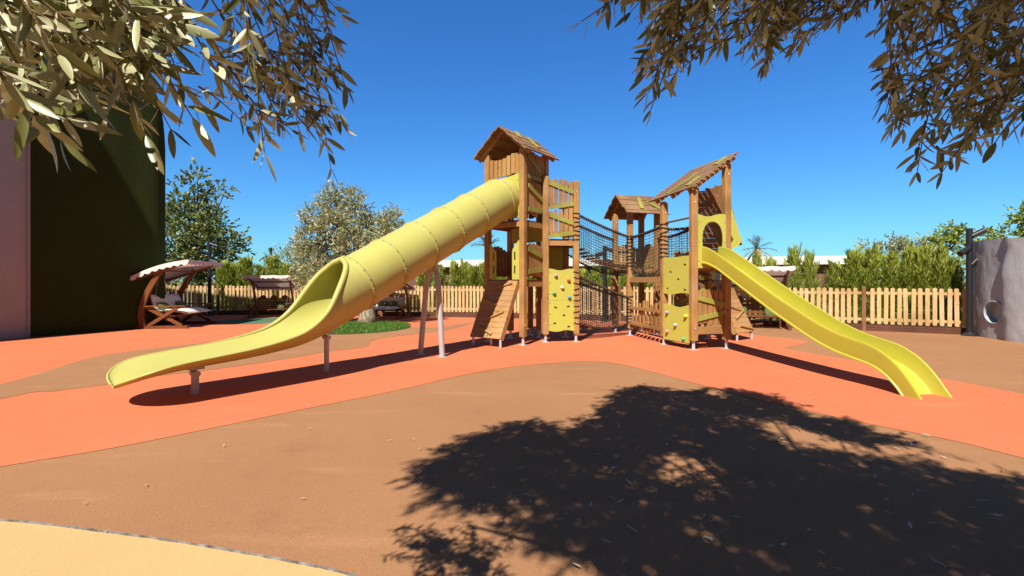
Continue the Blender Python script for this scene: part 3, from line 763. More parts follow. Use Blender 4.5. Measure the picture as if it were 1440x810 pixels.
def rope_rail(a, b, sag, parent=None, r=.024, turns=26):
    a, b = Vector(a), Vector(b); m = PB()
    P = [a.lerp(b, i / 20) - Vector((0, 0, 4 * (i / 20) * (1 - i / 20) * sag)) for i in range(21)]
    m.tube(P, r, 8)
    d = (b - a).normalized(); x = d.cross(Vector((0, 0, 1))).normalized(); y = x.cross(d)
    hel = []
    for i in range(turns * 8 + 1):
        u = i / (turns * 8); c = a.lerp(b, u) - Vector((0, 0, 4 * u * (1 - u) * sag)); an = i * math.pi / 4
        hel.append(c + (x * math.cos(an) + y * math.sin(an)) * (r + .006))
    m.tube(hel, .011, 4, m=1)
    return m.build('rope_handrail', [M['ropebrown'], M['rope']], parent or PS, True)
def wraps(p, zs_, ang, rad=.108):
    m = PB()
    for z in zs_:
        s_ = random.uniform(-.03, .03)
        ring = []
        for i in range(16):
            an = ang + 2 * math.pi * i / 16; c_, sn = math.cos(an - ang), math.sin(an - ang)
            rr = .078 / max(abs(c_), abs(sn)); rr = min(rr, .098)
            ring.append((p[0] + math.cos(an) * rr, p[1] + math.sin(an) * rr, z + s_ * math.cos(an)))
        m.tube(ring, .010, 5, closed=True)
    m.build('lashing_rope', M['rope'], PS, True)
# upper bridge: lower module -> small hut
f0, f1, g0, g1 = V3(D, 2.28), V3(P2, 1.78), V3(E, 2.28), V3(P1, 1.78)
br = net(f0 - Vector((0, 0, .16)), f1 - Vector((0, 0, .12)), g0 - Vector((0, 0, .16)), g1 - Vector((0, 0, .12)), 24, 12, sag=.13, bulge=(0, 0, -.12), name='net_bridge')
tag(br, 'black rope net bridge with wooden treads')
for nm, lo_a, lo_b, hi_a, hi_b in (('near', f0, f1, V3(D, 2.95), V3(P2, 2.52)), ('far', g0, g1, V3(E, 2.93), V3(P1, 2.5))):
    net(lo_a - Vector((0, 0, .16)), lo_b - Vector((0, 0, .12)), hi_a, hi_b, 30, 14, sag=(.13, .025), parent=br)
    rope_rail(hi_a, hi_b, .025, br)
for i in range(11):
    u = (i + .6) / 11.4
    a = f0.lerp(f1, u) - Vector((0, 0, .13 * 4 * u * (1 - u))); b = g0.lerp(g1, u) - Vector((0, 0, .13 * 4 * u * (1 - u)))
    t = PB(); t.bar(a.lerp(b, .06), a.lerp(b, .94), .085, .045); t.build('tread', M['deckwood'], br)
# lower crawl net
f0, f1, g0, g1 = V3(D, .50), V3(P2, .30), V3(E, .55), V3(P1, .36)
lb = net(f0, f1, g0, g1, 26, 14, sag=.14, bulge=(0, 0, -.10), name='crawl_net')
for lo_a, lo_b, hi_a, hi_b in ((f0, f1, V3(D, 1.54), V3(P2, .95)), (g0, g1, V3(E, 1.5), V3(P1, 1.0))):
    net(lo_a, lo_b, hi_a, hi_b, 28, 18, sag=(.14, .02), parent=lb)
    rope_rail(hi_a, hi_b, .02, lb)
# passage small hut -> slide tower
f0, f1, g0, g1 = V3(P2, 1.72), V3(B1, 1.74), V3(P4, 1.72), V3(B1 + ee * .75, 1.74)
pb = net(f0, f1, g0, g1, 26, 12, sag=.20, bulge=(0, 0, -.1), name='net_bridge')
tag(pb, 'black net passage between the small hut and the slide tower')
net(f0, f1, V3(P2, 2.50), V3(B1, 2.62), 26, 13, sag=(.20, .02), parent=pb); rope_rail(V3(P2, 2.50), V3(B1, 2.62), .02, pb)
net(g0, g1, V3(P4, 2.50), V3(B1 + ee * .75, 2.6), 26, 13, sag=(.2, .05), parent=pb); rope_rail(V3(P4, 2.50), V3(B1 + ee * .75, 2.6), .05, pb)
m = PB(); m.bar(V3(P2, 1.43), V3(B1, 1.43), .09, .13); m.build('cross_beam', M['woodh'], PS)
m = PB(); m.bar(V3(P2, 1.66), V3(P4, 1.66), .06, .1); m.build('cross_beam', M['woodh'], PS)
# netting on the back of the slide tower
bn = net(V3(B1 + ee * .06, 1.9), V3(B1 + ee * .7, 1.9), V3(B1 + ee * .06, 2.52), V3(B1 + ee * .7, 2.58), 10, 12, sag=0, name='side_net')
rope_rail(V3(B1, 2.55), V3(B1 + ee * .8, 2.62), .03, bn, turns=14)
planks(P1, P3, 1.8, 2.35, 6, side=-1, gap=.03); planks(P3, P4, 1.8, 2.35, 5, gap=.03)
wraps(D, [1.6 - .13 * i for i in range(10)] + [2.95 - .1 * i for i in range(7)], a2)
wraps(P2, [2.55 - .085 * i for i in range(10)] + [1.0 - .08 * i for i in range(9)], a3)
wraps(B1, [2.65 - .09 * i for i in range(9)], a4); wraps(B4, [2.5 - .1 * i for i in range(9)], a4); wraps(Q1, [1.9 - .12 * i for i in range(10)], a5)
# low picket screen under the passage
m = PB(); d = (B1 - P2).normalized(); Lp = (B1 - P2).length
for i in range(8):
    p = P2 + d * (.16 + i * (Lp - .32) / 7); z0, z1 = .17 + .04 * math.sin(i * 1.3), .90 + .05 * math.sin(i * 1.9 + 1)
    hw = .042; m.prism([(-hw, z0 + .02), (-hw * .4, z0), (hw * .4, z0), (hw, z0 + .02), (hw, z1 - .03), (hw * .4, z1), (-hw * .4, z1), (-hw, z1 - .03)], [], V3(p, 0), V3(d, 0), (0, 0, 1), .026)
ps_ = m.build('picket_panel', M['wood'], PS)
m = PB(); off_ = V3(Vector((-d.y, d.x)) * -.035, 0)
for z in (.33, .72): m = PB(); m.bar(V3(P2 + d * .06, z) + off_, V3(B1 - d * .06, z) + off_, .03, .07); m.build('back_rail', M['woodh'], ps_)

# ------------------------------------------------------------------ picket fence
FORG = (0, 16, 0)
fence = empty('picket_fence', FORG); tag(fence, 'pale wooden picket fence on a dark red brown plinth round the playground', 'fence')
fp = [Vector(p) for p in catmull([tuple(p) for p in FENCE], 8)]
cum = [0]
for a, b in zip(fp, fp[1:]): cum.append(cum[-1] + (b - a).length)
def fat(s):
    for i in range(len(fp) - 1):
        if s <= cum[i + 1] or i == len(fp) - 2:
            t = (s - cum[i]) / (cum[i + 1] - cum[i]); return fp[i].lerp(fp[i + 1], t), (fp[i + 1] - fp[i]).normalized()
BAY = 2.32; nbay = int(cum[-1] / BAY); BAY = cum[-1] / nbay
for bi in range(nbay):
    s0, s1 = bi * BAY, (bi + 1) * BAY
    m = MB(FORG); npk = 14
    for i in range(npk):
        s = s0 + .12 + (i + .5) * (BAY - .24) / npk; p, d = fat(s); hw = .046
        z1 = 1.20 + random.uniform(-.008, .008) + .012 * math.sin(i); z0 = .20 + random.uniform(-.006, .006)
        m.prism([(-hw, z0 + .02), (-hw * .5, z0), (hw * .5, z0), (hw, z0 + .02), (hw, z1 - .025), (hw * .5, z1), (-hw * .5, z1), (-hw, z1 - .025)], [], V3(p - Vector((-d.y, d.x)) * (.035 + random.uniform(-.003, .003)), 0), V3(d, 0), V3(d * random.gauss(0, .007), 1), .022)
    pa = m.build('picket_panel', M['fence'], fence)
    for z in (.32, 1.06):
        m = MB(FORG)
        for q in range(4):
            a, _ = fat(lerp(s0, s1, q / 4)); b, _ = fat(lerp(s0, s1, (q + 1) / 4)); m.bar(V3(a, z), V3(b, z), .035, .075)
        m.build('fence_rail', M['fence'], pa)
    m = MB(FORG)
    for q in range(4):
        a, _ = fat(lerp(s0, s1, q / 4)); b, _ = fat(lerp(s0, s1, (q + 1) / 4))
        for z in (.05, .14): m.bar(V3(a, z), V3(b, z), .05, .086)
    m.build('plinth', M['plinth'], fence)
for bi in range(nbay + 1):
    p, d = fat(bi * BAY); m = MB(FORG); m.box((p.x, p.y, .62), (.10, .10, 1.24), math.atan2(d.y, d.x), ch=.012); m.build('fence_post', M['fencepost'], fence)

# ------------------------------------------------------------------ turf-clad building on the left
BORG = (-14, 14, 0)
bld = empty('turf_clad_building', BORG); tag(bld, 'tall curved building clad in dark artificial turf beside bare lilac plaster', 'building')
wl = catmull([(-12.42, 9.2), (-12.28, 10.3), (-12.10, 11.45), (-11.96, 11.93)], 4)
wr = catmull([(-11.955, 11.95), (-11.4, 13.0), (-10.95, 13.9), (-10.60, 14.62), (-10.78, 15.0), (-11.35, 15.35), (-12.2, 15.6), (-13.4, 15.7)], 6)
def curved_wall(pts, zt, org, th=.3, nz=10):
    m = MB(org); n = len(pts); vs = []
    for j in range(nz + 1):
        for i, (x, y) in enumerate(pts): vs.append((x, y, zt(i / (n - 1)) * j / nz))
    m.add(vs, [(j * n + i, j * n + i + 1, (j + 1) * n + i + 1, (j + 1) * n + i) for j in range(nz) for i in range(n - 1)])
    return m
topr = lambda u: interp([(0, 8.6), (.2, 8.3), (.33, 7.6), (.42, 6.7), (.50, 5.45), (.6, 5.2), (1, 5.0)], u)
m = curved_wall(wr, topr, BORG)
bx = [(x, y) for x, y in wr]
n = len(wr); b0 = len(m.v)
m.add([(x, y, topr(i / (n - 1))) for i, (x, y) in enumerate(wr)] + [(-19, 15.7 if i > n // 2 else 12 + i * .2, topr(i / (n - 1))) for i in range(n)], [(i, i + 1, n + i + 1, n + i) for i in range(n - 1)])
m.build('turf_cladding', M['turf'], bld)
m = curved_wall(wl, lambda u: 8.6, BORG); m.bar((-12.43, 9.2, .07), (-12.09, 11.45, .07), .06, .14); m.build('plaster_wall', M['lilac'], bld)
m = MB(BORG); m.tube([(-11.945, 11.945, 0), (-11.945, 11.945, 8.6)], .035, 6); m.build('corner_bead', plain('grey_bead', (.30, .27, .30), .8), bld)
# body of the building behind its cladding, so that it is a solid that shades the ground
m = MB(BORG); pts_ = [(-12.6, 9.2), (-12.2, 11.9), (-11.65, 13.0), (-11.3, 13.9), (-19, 13.9), (-19, 9.2)]
m.prism([(x, y) for x, y in pts_], [], (0, 0, 4.2), (1, 0, 0), (0, 1, 0), 8.4); m.build('inner_wall', M['lilac'], bld)

# ------------------------------------------------------------------ round rendered wall with a porthole on the right
RORG = (14.2, 11.3, 0); rc = Vector((14.25, 11.35))
rw = empty('round_wall', RORG); tag(rw, 'low round grey lilac rendered building with a round porthole niche', 'building')
m = MB(RORG); NA, NZ = 120, 30; Rr = 2.62
def rad(an, z):
    dg = math.degrees(an)
    r_ = Rr + .018 * noise.noise(Vector((dg * .12, z * 1.4, 3.3))) + .012 * noise.noise(Vector((dg * .5, z * 5, 1)))
    edge_ = 178.5 + 3.0 * noise.noise(Vector((1.7, z * 1.6, 8)))  + (1.5 if z < .5 else 0)
    r_ += .12 / (1 + math.exp(-(dg - edge_) / .8))
    return r_
vs = []; angs = [R(134 + 130 * i / NA) for i in range(NA + 1)]
ztop = lambda an: 2.40 + .09 * max(0, (math.degrees(an) - 185)) / 50 + .015 * math.sin(an * 9)
PH = (R(172.5), .64, .285)        # porthole: angle, height, radius
for j in range(NZ + 1):
    for an in angs:
        z = ztop(an) * j / NZ; r_ = rad(an, z); d_ = math.hypot((an - PH[0]) * Rr, z - PH[1])
        vs.append((rc.x + r_ * math.cos(an), rc.y + r_ * math.sin(an), z))
n = NA + 1
fs = []
for j in range(NZ):
    for i in range(NA):
        an = (angs[i] + angs[i + 1]) / 2; z = ztop(an) * (j + .5) / NZ
        if math.hypot((an - PH[0]) * Rr, z - PH[1]) < PH[2] - .035: continue
        fs.append((j * n + i, j * n + i + 1, (j + 1) * n + i + 1, (j + 1) * n + i))
# fs order gives outward normals for increasing angle seen from outside
m.add(vs, fs)
m.add([(rc.x + rad(an, 2.4) * math.cos(an), rc.y + rad(an, 2.4) * math.sin(an), ztop(an)) for an in angs] + [(rc.x, rc.y, 2.5)], [(i, i + 1, n) for i in range(NA)])
m.build('rendered_wall', M['lilac_pale'], rw, 60)
cdir = Vector((math.cos(PH[0]), math.sin(PH[0]), 0)); tdir = Vector((-math.sin(PH[0]), math.cos(PH[0]), 0))
pc = Vector((rc.x, rc.y, PH[1])) + cdir * (Rr + .02)
K = 36; vs = []
for r_, dep in ((.288, -.055), (.290, .004), (.262, .008), (.258, -.03), (.25, -.17)):
    for i in range(K):
        a_ = 2 * math.pi * i / K; vs.append(pc + cdir * dep + tdir * (math.cos(a_) * r_) + Vector((0, 0, math.sin(a_) * r_)))
rq = lambda qs: [(q * K + i, q * K + (i + 1) % K, (q + 1) * K + (i + 1) % K, (q + 1) * K + i) for q in qs for i in range(K)]
m = MB(RORG); m.add(vs, rq((0, 1))); m.build('niche_rim', M['lilac_pale'], rw)
m = MB(RORG); m.add(vs, rq((2, 3)))
disc = MB(RORG); disc.add([pc - cdir * .165] + [pc - cdir * .165 + tdir * (math.cos(2 * math.pi * i / K) * .254) + Vector((0, 0, math.sin(2 * math.pi * i / K) * .254)) for i in range(K)], [(0, 1 + i, 1 + (i + 1) % K) for i in range(K)])
disc.build('niche_back', M['lilac_pale'], rw)
m.build('porthole', M['bluewhite'], rw, 40)

# ------------------------------------------------------------------ lamps
def spot_lamp(name, loc, hgt, rz, label, heads):
    o = empty(name, loc, rz); tag(o, label, 'lamp post', 'charcoal lamp posts along the fence')
    m = MB(); m.tube([(0, 0, 0), (0, 0, hgt)], .068, 16); m.build('pole', M['lamp'], o, 40)
    m = MB(); m.tube([(0, 0, 0), (0, 0, .015), (0, 0, .05), (0, 0, .09)], [.17, .17, .12, .085], 18); m.build('base', M['lamp'], o, 40)
    for z, sx_, up_ in heads:
        m = MB(); d = Vector((sx_, -.25, up_)).normalized(); c = Vector((sx_ * .085, -.03, z))
        m.tube([c - d * .06, c + d * .27], [.068, .072], 14); m.tube([(0, 0, z), tuple(c)], .022, 8)
        m.build('spot_head', M['lamp'], o, 40)
    return o
spot_lamp('lamp_post', (11.68, 12.35, 0), 2.74, 0, 'charcoal lamp post with three spot heads beside the round wall', [(2.56, 1, .55), (2.2, -1, -.5), (1.85, .8, .9)])
spot_lamp('lamp_post', (-12.1, 19.35, 0), 3.0, .2, 'charcoal lamp post behind the garden swing by the turf wall', [(2.86, 1, -.35), (2.5, -1, .3), (2.2, 1, -.3)])
spot_lamp('lamp_post', (3.22, 16.75, 0), 2.62, .1, 'charcoal lamp post seen through the black net bridges', [(2.5, 1, -.35), (2.35, -1, -.3), (2.1, 1, -.3)])

# ------------------------------------------------------------------ garden swings
def garden_swing(loc, rz, label, sc=1.0, cushion=True, pillows=2):
    o = empty('garden_swing', loc, rz); o.scale = (sc,) * 3; tag(o, label, 'garden swing', 'garden swings along the fence')
    W = .86                                         # half width; front towards local -y
    for sx_ in (-1, 1):
        x = sx_ * W
        m = MB(); m.bar((x, -.78, .045), (x, .80, .045), .085, .09); m.build('base_beam', M['swing'], o)
        # curved upright
        P = catmull([(.46, .08), (.50, .45), (.38, .95), (.14, 1.42), (-.06, 1.74)], 6); m = MB(); vs = []
        for i, (y, z) in enumerate(P):
            a_ = P[min(i + 1, len(P) - 1)]; b_ = P[max(i - 1, 0)]; t = Vector((a_[0] - b_[0], a_[1] - b_[1])).normalized(); nn = Vector((-t.y, t.x))
            hw = lerp(.085, .062, i / len(P))
            for k, dx in ((1, -.035), (1, .035), (-1, .035), (-1, -.035)): vs.append((x + dx, y + nn.x * hw * k, z + nn.y * hw * k))
        kk = len(P); fs = [(i * 4 + q, i * 4 + (q + 1) % 4, i * 4 + 4 + (q + 1) % 4, i * 4 + 4 + q) for i in range(kk - 1) for q in range(4)] + [(3, 2, 1, 0), tuple(range(kk * 4 - 4, kk * 4))]
        m.add(vs, fs); m.build('upright', M['swing'], o)
        m = MB(); m.bar((x - sx_ * .03, -.58, .09), (x - sx_ * .03, .36, .62), .05, .09); m.bar((x + sx_ * .02, .30, .09), (x + sx_ * .02, -.50, .62), .05, .09)
        m.build('cross_brace', M['swing'], o)
        m = MB(); m.bar((x, -.72, .66), (x, .50, .66), .13, .035); m.build('armrest', M['swing'], o)
        m = MB(); m.bar((x, -.78, 1.94), (x, .82, 1.40), .05, .07); m.build('canopy_arm', M['swing'], o)
        m = MB()
        for y in (-.22, .22): m.tube([(x * .93, y * .3, 1.62), (x * .86, y, .52)], .007, 5)
        m.build('hanging_chain', M['bolt'], o)
    m = MB()
    for y, z in ((-.78, 1.94), (.8, 1.40), (-.05, 1.70)): m.bar((-W - .06, y, z), (W + .06, y, z), .05, .07)
    m.build('canopy_beam', M['swing'], o)
    # slatted bench
    sw = W - .13; m = MB()
    for i in range(6): m.bar((-sw, -.46 + i * .115, .41 - .012 * (5 - i) + (.05 if i == 0 else 0)), (sw, -.46 + i * .115, .41 - .012 * (5 - i) + (.05 if i == 0 else 0)), .09, .024)
    for x in (-sw + .05, 0, sw - .05): m.bar((x, -.52, .36), (x, .20, .38), .05, .06)
    m.build('seat', M['swing'], o)
    m = MB()
    for i in range(4): m.bar((-sw, .20 + i * .045, .50 + i * .12), (sw, .20 + i * .045, .50 + i * .12), .025, .085)
    for x in (-sw + .05, 0, sw - .05): m.bar((x, .19, .40), (x, .38, .93), .045, .05)
    for x in (-.5, 0, .5): m.prism(circ(0, 0, .16, 10, 0, 180), [], (x, .37, .90), (1, 0, 0), (0, .3, 1), .022)
    m.build('backrest', M['swing'], o)
    if cushion:
        def pad(f, nx=12, ny=6, th=.09):
            m = MB(); vs = []
            for side in (1, -1):
                for j in range(ny + 1):
                    for i in range(nx + 1):
                        u, v = i / nx, j / ny; pu = 1 - abs(2 * u - 1) ** 8; pv = 1 - abs(2 * v - 1) ** 6
                        p, nn = f(u, v); vs.append(p + nn * (side * th / 2 * (.25 + .75 * pu * pv) + .012 * math.sin(u * 19) * side))
            a_ = (nx + 1) * (ny + 1); fs = []
            for j in range(ny):
                for i in range(nx):
                    q = j * (nx + 1) + i; fs += [(q, q + 1, q + nx + 2, q + nx + 1), (a_ + q + nx + 1, a_ + q + nx + 2, a_ + q + 1, a_ + q)]
            rim = [i for i in range(nx + 1)] + [(j + 1) * (nx + 1) - 1 for j in range(1, ny + 1)] + [ny * (nx + 1) + i for i in range(nx - 1, -1, -1)] + [j * (nx + 1) for j in range(ny - 1, 0, -1)]
            for q in range(len(rim)):
                r0, r1 = rim[q], rim[(q + 1) % len(rim)]; fs.append((r1, r0, r0 + a_, r1 + a_))
            m.add(vs, fs); return m
        pad(lambda u, v: (Vector((lerp(-sw, sw, u), lerp(-.68, .22, v), .47 - .10 * max(0, (.35 - v)) + .05 * math.sin(v * 3.1))), Vector((0, 0, 1)))).build('seat_cushion', M['cushion'], o, True)
        pad(lambda u, v: (Vector((lerp(-sw, sw, u), lerp(.16, .36, v), lerp(.47, .98, v))), Vector((0, -.93, .36)))).build('back_cushion', M['cushion'], o, True)
        m = MB()
        for x in (-sw, sw): m.tube([(x, .20, .45), (x, .36, .98)], .022, 6)
        m.build('cushion_piping', M['trim'], o)
    # canopy sheet with scalloped valance
    m = MB(); nx, ny = 26, 12; hx = W + .13; vs = []
    def Z(u, v): return lerp(2.0, 1.40, v) + .13 * math.sin(math.pi * min(1, v * .9 + .05)) - .02 * math.sin(math.pi * u * 3) ** 2 * 1
    for j in range(ny + 1):
        for i in range(nx + 1): u, v = i / nx, j / ny; vs.append((lerp(-hx, hx, u), lerp(-.86, .90, v), Z(u, v)))
    m.add(vs, [(j * (nx + 1) + i, j * (nx + 1) + i + 1, (j + 1) * (nx + 1) + i + 1, (j + 1) * (nx + 1) + i) for j in range(ny) for i in range(nx)])
    def valance(path, outw):
        K = len(path); vs = []
        for i, p in enumerate(path):
            sc_ = abs(math.sin(math.pi * i / 6)); p = Vector(p); ow = Vector(outw)
            vs += [p, p + ow * .015 + Vector((0, 0, -.07)), p + ow * (.02 + .012 * math.sin(i * 1.1)) + Vector((0, 0, -.10 - .055 * sc_))]
        m.add(vs, [(i * 3 + q, i * 3 + q + 1, i * 3 + q + 4, i * 3 + q + 3) for i in range(K - 1) for q in range(2)])
    for v, yv, ow in ((0, -.86, (0, -1, 0)), (1, .90, (0, 1, 0))): valance([(lerp(-hx, hx, i / 54), yv, Z(i / 54, v)) for i in range(55)], ow)
    for u, xv, ow in ((0, -hx, (-1, 0, 0)), (1, hx, (1, 0, 0))): valance([(xv, lerp(-.86, .90, i / 54), Z(u, i / 54)) for i in range(55)], ow)
    m.build('canopy', M['canvas'], o, True)
    return o
def pillow(loc, rz, tilt, label, sc=1.0):
    m = MB(); m.ball((0, 0, 0), .24 * sc, (1, .85, .30), 14, 8)
    for v in m.v:
        k = 1 + .22 * (abs(math.sin(2 * math.atan2(v.y, v.x))) ** 2); v.x *= k; v.y *= k
    o = m.build('pillow', M['pillow'], None, True); o.location = loc; o.rotation_euler = (tilt, 0, rz); tag(o, label, 'pillow', 'green pillows on the swings'); return o
def on_swing(sw, x, y, z, tilt, label, sc=1.0):
    bpy.context.view_layer.update(); k = sw.scale[0]
    p = Matrix.Rotation(sw.rotation_euler.z, 3, 'Z') @ (Vector((x, y, z)) * k) + sw.location
    pillow(p, sw.rotation_euler.z, tilt, label, sc * k)
sw1 = garden_swing((-10.36, 14.95, 0), R(96), 'cream canopied garden swing with cushions beside the dark turf wall', 1.0)
sw2 = garden_swing((-9.30, 18.7, 0), R(10), 'shaded garden swing without cushions in front of the fence', .80, cushion=False)
sw3 = garden_swing((-4.7, 18.25, 0), R(-14), 'garden swing with white cushion behind the yellow tube slide', .80)
sw4 = garden_swing((7.35, 14.55, 0), R(-20), 'white canopied wooden garden swing behind the open slide', .90, cushion=False)
on_swing(sw1, -.45, .06, .60, R(50), 'olive green pillow on the swing beside the turf wall, near end')
on_swing(sw1, .45, .06, .60, R(50), 'dark green pillow on the swing beside the turf wall, far end')
on_swing(sw2, .35, .12, .56, R(55), 'green pillow on the shaded swing without cushions')
on_swing(sw3, -.28, .06, .62, R(55), 'green pillow at the left on the white cushioned swing')
on_swing(sw3, .22, .06, .62, R(55), 'green pillow at the right on the white cushioned swing')
on_swing(sw4, -.5, .10, .54, R(55), 'green pillow at the left end of the swing behind the open slide')
on_swing(sw4, .5, .10, .54, R(55), 'green pillow at the right end of the swing behind the open slide')

# ------------------------------------------------------------------ the white-roofed building beyond
WORG = (10, 40, 0)
wb = empty('low_building', WORG); tag(wb, 'long low building with a white flat roof behind the hedge', 'building')
w0, w1_ = Vector((-16, 47)), Vector((27, 36.2)); dw = (w1_ - w0).normalized(); nw = Vector((-dw.y, dw.x))
m = MB(WORG); a_ = math.atan2(dw.y, dw.x); c_ = (w0 + w1_) / 2 + nw * 4
m.box((c_.x, c_.y, 1.35), ((w1_ - w0).length - 1.2, 7.4, 2.7), a_); m.build('wall', M['brownwall'], wb)
m = MB(WORG); m.box((c_.x, c_.y, 2.98), ((w1_ - w0).length, 8.6, .62), a_); m.build('roof', M['whiteroof'], wb)
for i in range(14):
    p = w0 + dw * (2 + i * 3.1) + nw * .25
    m = MB(WORG); m.box((p.x, p.y, 1.25), (1.5, .08, 2.3), a_); m.build('window', M['glass'] if i % 3 else M['palewall'], wb)

# ------------------------------------------------------------------ trees and hedge
def thuja_mesh(nplume, seed, w_=.3):
    random.seed(seed); m = MB(); ga = random.uniform(0, 6)
    for i in range(nplume):
        h = ((i + random.random()) / nplume) ** .95; an = ga + i * 2.4 + random.uniform(-.3, .3)
        env = w_ * ((1 - h) ** .75 * .92 + .08) * min(1, .55 + h * 3) * random.uniform(.72, 1.22)
        out = Vector((math.cos(an), math.sin(an), 0)); base_ = out * (env * .12) + Vector((random.uniform(-.03, .03), random.uniform(-.03, .03), h * .80))
        d = (out * random.uniform(.75, 1.1) * (1 - .75 * h) + Vector((0, 0, random.uniform(.35, .8)))).normalized()
        L = max(env * 1.0 / max(.35, math.hypot(d.x, d.y)), .10); L = min(L, .42, (1.04 - base_.z) * 1.02 / max(d.z, .3)) * random.uniform(.85, 1.08)
        fan = d.cross(Vector((random.uniform(-.3, .3), random.uniform(-.3, .3), 1))).normalized(); upn = fan.cross(d)
        for k in range(72):
            u = random.random() ** .8; p = base_ + d * (u * L) + Vector((0, 0, .12 * L * u * u)); wv = .30 * L * (1 - u) + .02
            sd_ = random.uniform(-1, 1); p = p + fan * (sd_ * wv * .8) + upn * (random.uniform(-.5, .5) * wv)
            ld = (d + fan * (sd_ * .7) + upn * random.uniform(-.4, .4) + Vector((0, 0, .25))).normalized()
            ln = random.uniform(.045, .09); m.leaf(p, ld, upn + fan * random.uniform(-.8, .8), ln, ln * .20)
    return m
TRUNK = {}
protos = []
for sd0 in range(3):
    c = thuja_mesh(62 + 8 * sd0, 40 + sd0, .30 + .035 * sd0).build('crown', M['thuja']); COL.objects.unlink(c)
    t = MB(); t.tube([(0, 0, 0), (0, 0, .5), (.01, 0, .9)], [.03, .024, .006], 6); t = t.build('trunk', M['barkdark']); COL.objects.unlink(t)
    protos.append((c.data, t.data))
random.seed(5)
def thuja(px, topy, Y, wpx, k, label):
    p = Vector(((px - 720) / FPX * Y, Y, 0)); h = HC + (HY - topy) / FPX * Y; wdt = wpx / FPX * Y
    o = empty('conifer_shrub', p, random.uniform(0, 6)); o.scale = (wdt / .62, wdt / .62, h)
    tag(o, label, 'conifer', 'hedge of young conifers behind the fence')
    for nm, d in zip(('crown', 'trunk'), protos[k]):
        c = bpy.data.objects.new(nm, d); COL.objects.link(c); c.parent = o
LH = [(316, 366, 21, 34, 'bushy conifer between the lamp post and the shaded swing'), (331, 369, 21.5, 26, 'conifer just left of the shaded swing canopy'), (346, 361, 21.2, 28, 'conifer over the left corner of the shaded swing canopy'), (366, 371, 21.4, 26, 'short conifer behind the shaded swing canopy'), (384, 359, 21.5, 32, 'tall conifer behind the middle of the shaded swing canopy'), (406, 372, 21.3, 30, 'broad low conifer over the right corner of the shaded swing canopy'), (428, 381, 21, 22, 'small conifer close to the mouth of the tube slide')]
MH = [(597, 378, 20, 28, 'conifer left of the A shaped slide support'), (617, 372, 20, 22, 'conifer seen between the legs of the slide support'), (640, 366, 20.2, 24, 'conifer just right of the slide support'), (652, 368, 20.4, 22, 'slim conifer between the slide support and the ramp'), (664, 372, 20.2, 26, 'conifer left of the plank ramp head'), (677, 368, 20.4, 24, 'conifer behind the left post of the tall tower'), (702, 372, 20.2, 24, 'conifer seen through the ramp entrance of the tall tower'), (745, 376, 19.5, 26, 'conifer behind the boards of the tall tower'), (822, 378, 18.6, 26, 'conifer at the left end of the net bridge'), (838, 374, 18.6, 26, 'conifer under the middle of the upper net bridge'), (858, 380, 18.4, 26, 'conifer right of the lamp post under the net bridge'), (878, 377, 18.2, 26, 'conifer behind the left posts of the small hut'), (905, 372, 18, 30, 'conifer under the roof of the small hut'), (945, 370, 17.4, 30, 'conifer behind the climbing panel of the slide tower'), (990, 372, 17, 30, 'conifer seen under the deck of the slide tower'), (1024, 372, 16.6, 24, 'conifer behind the right post of the slide tower')]
RH = [(1064, 355, 16.8, 22, 'slim conifer in front of the ragged palm'), (1086, 361, 16.4, 30, 'low conifer above the white swing canopy'), (1117, 346, 16.4, 32, 'tall loose conifer at the right of the white swing canopy'), (1138, 352, 16, 24, 'slim conifer at the left end of the clear fence stretch'), (1172, 366, 15.8, 36, 'low broad conifer in front of the white roof'), (1202, 350, 15.4, 38, 'tall pale conifer at the right end of the white roof'), (1227, 348, 15.1, 34, 'conifer just behind the brown fence post'), (1253, 354, 14.8, 38, 'wide conifer in the dense right part of the hedge'), (1279, 346, 14.6, 36, 'tall conifer in the middle of the dense right part of the hedge'), (1301, 346, 14.3, 36, 'conifer under the light green leafy tree'), (1322, 343, 14, 36, 'tall conifer left of the right lamp post'), (1341, 360, 13.8, 26, 'dark conifer behind the right lamp post')]
for q, (px, ty, Y, wp, lb_) in enumerate(LH + MH + RH): thuja(px, ty - 2, Y, wp * (1.15 if 1040 < px < 1180 else 1.35), q % 3, lb_)

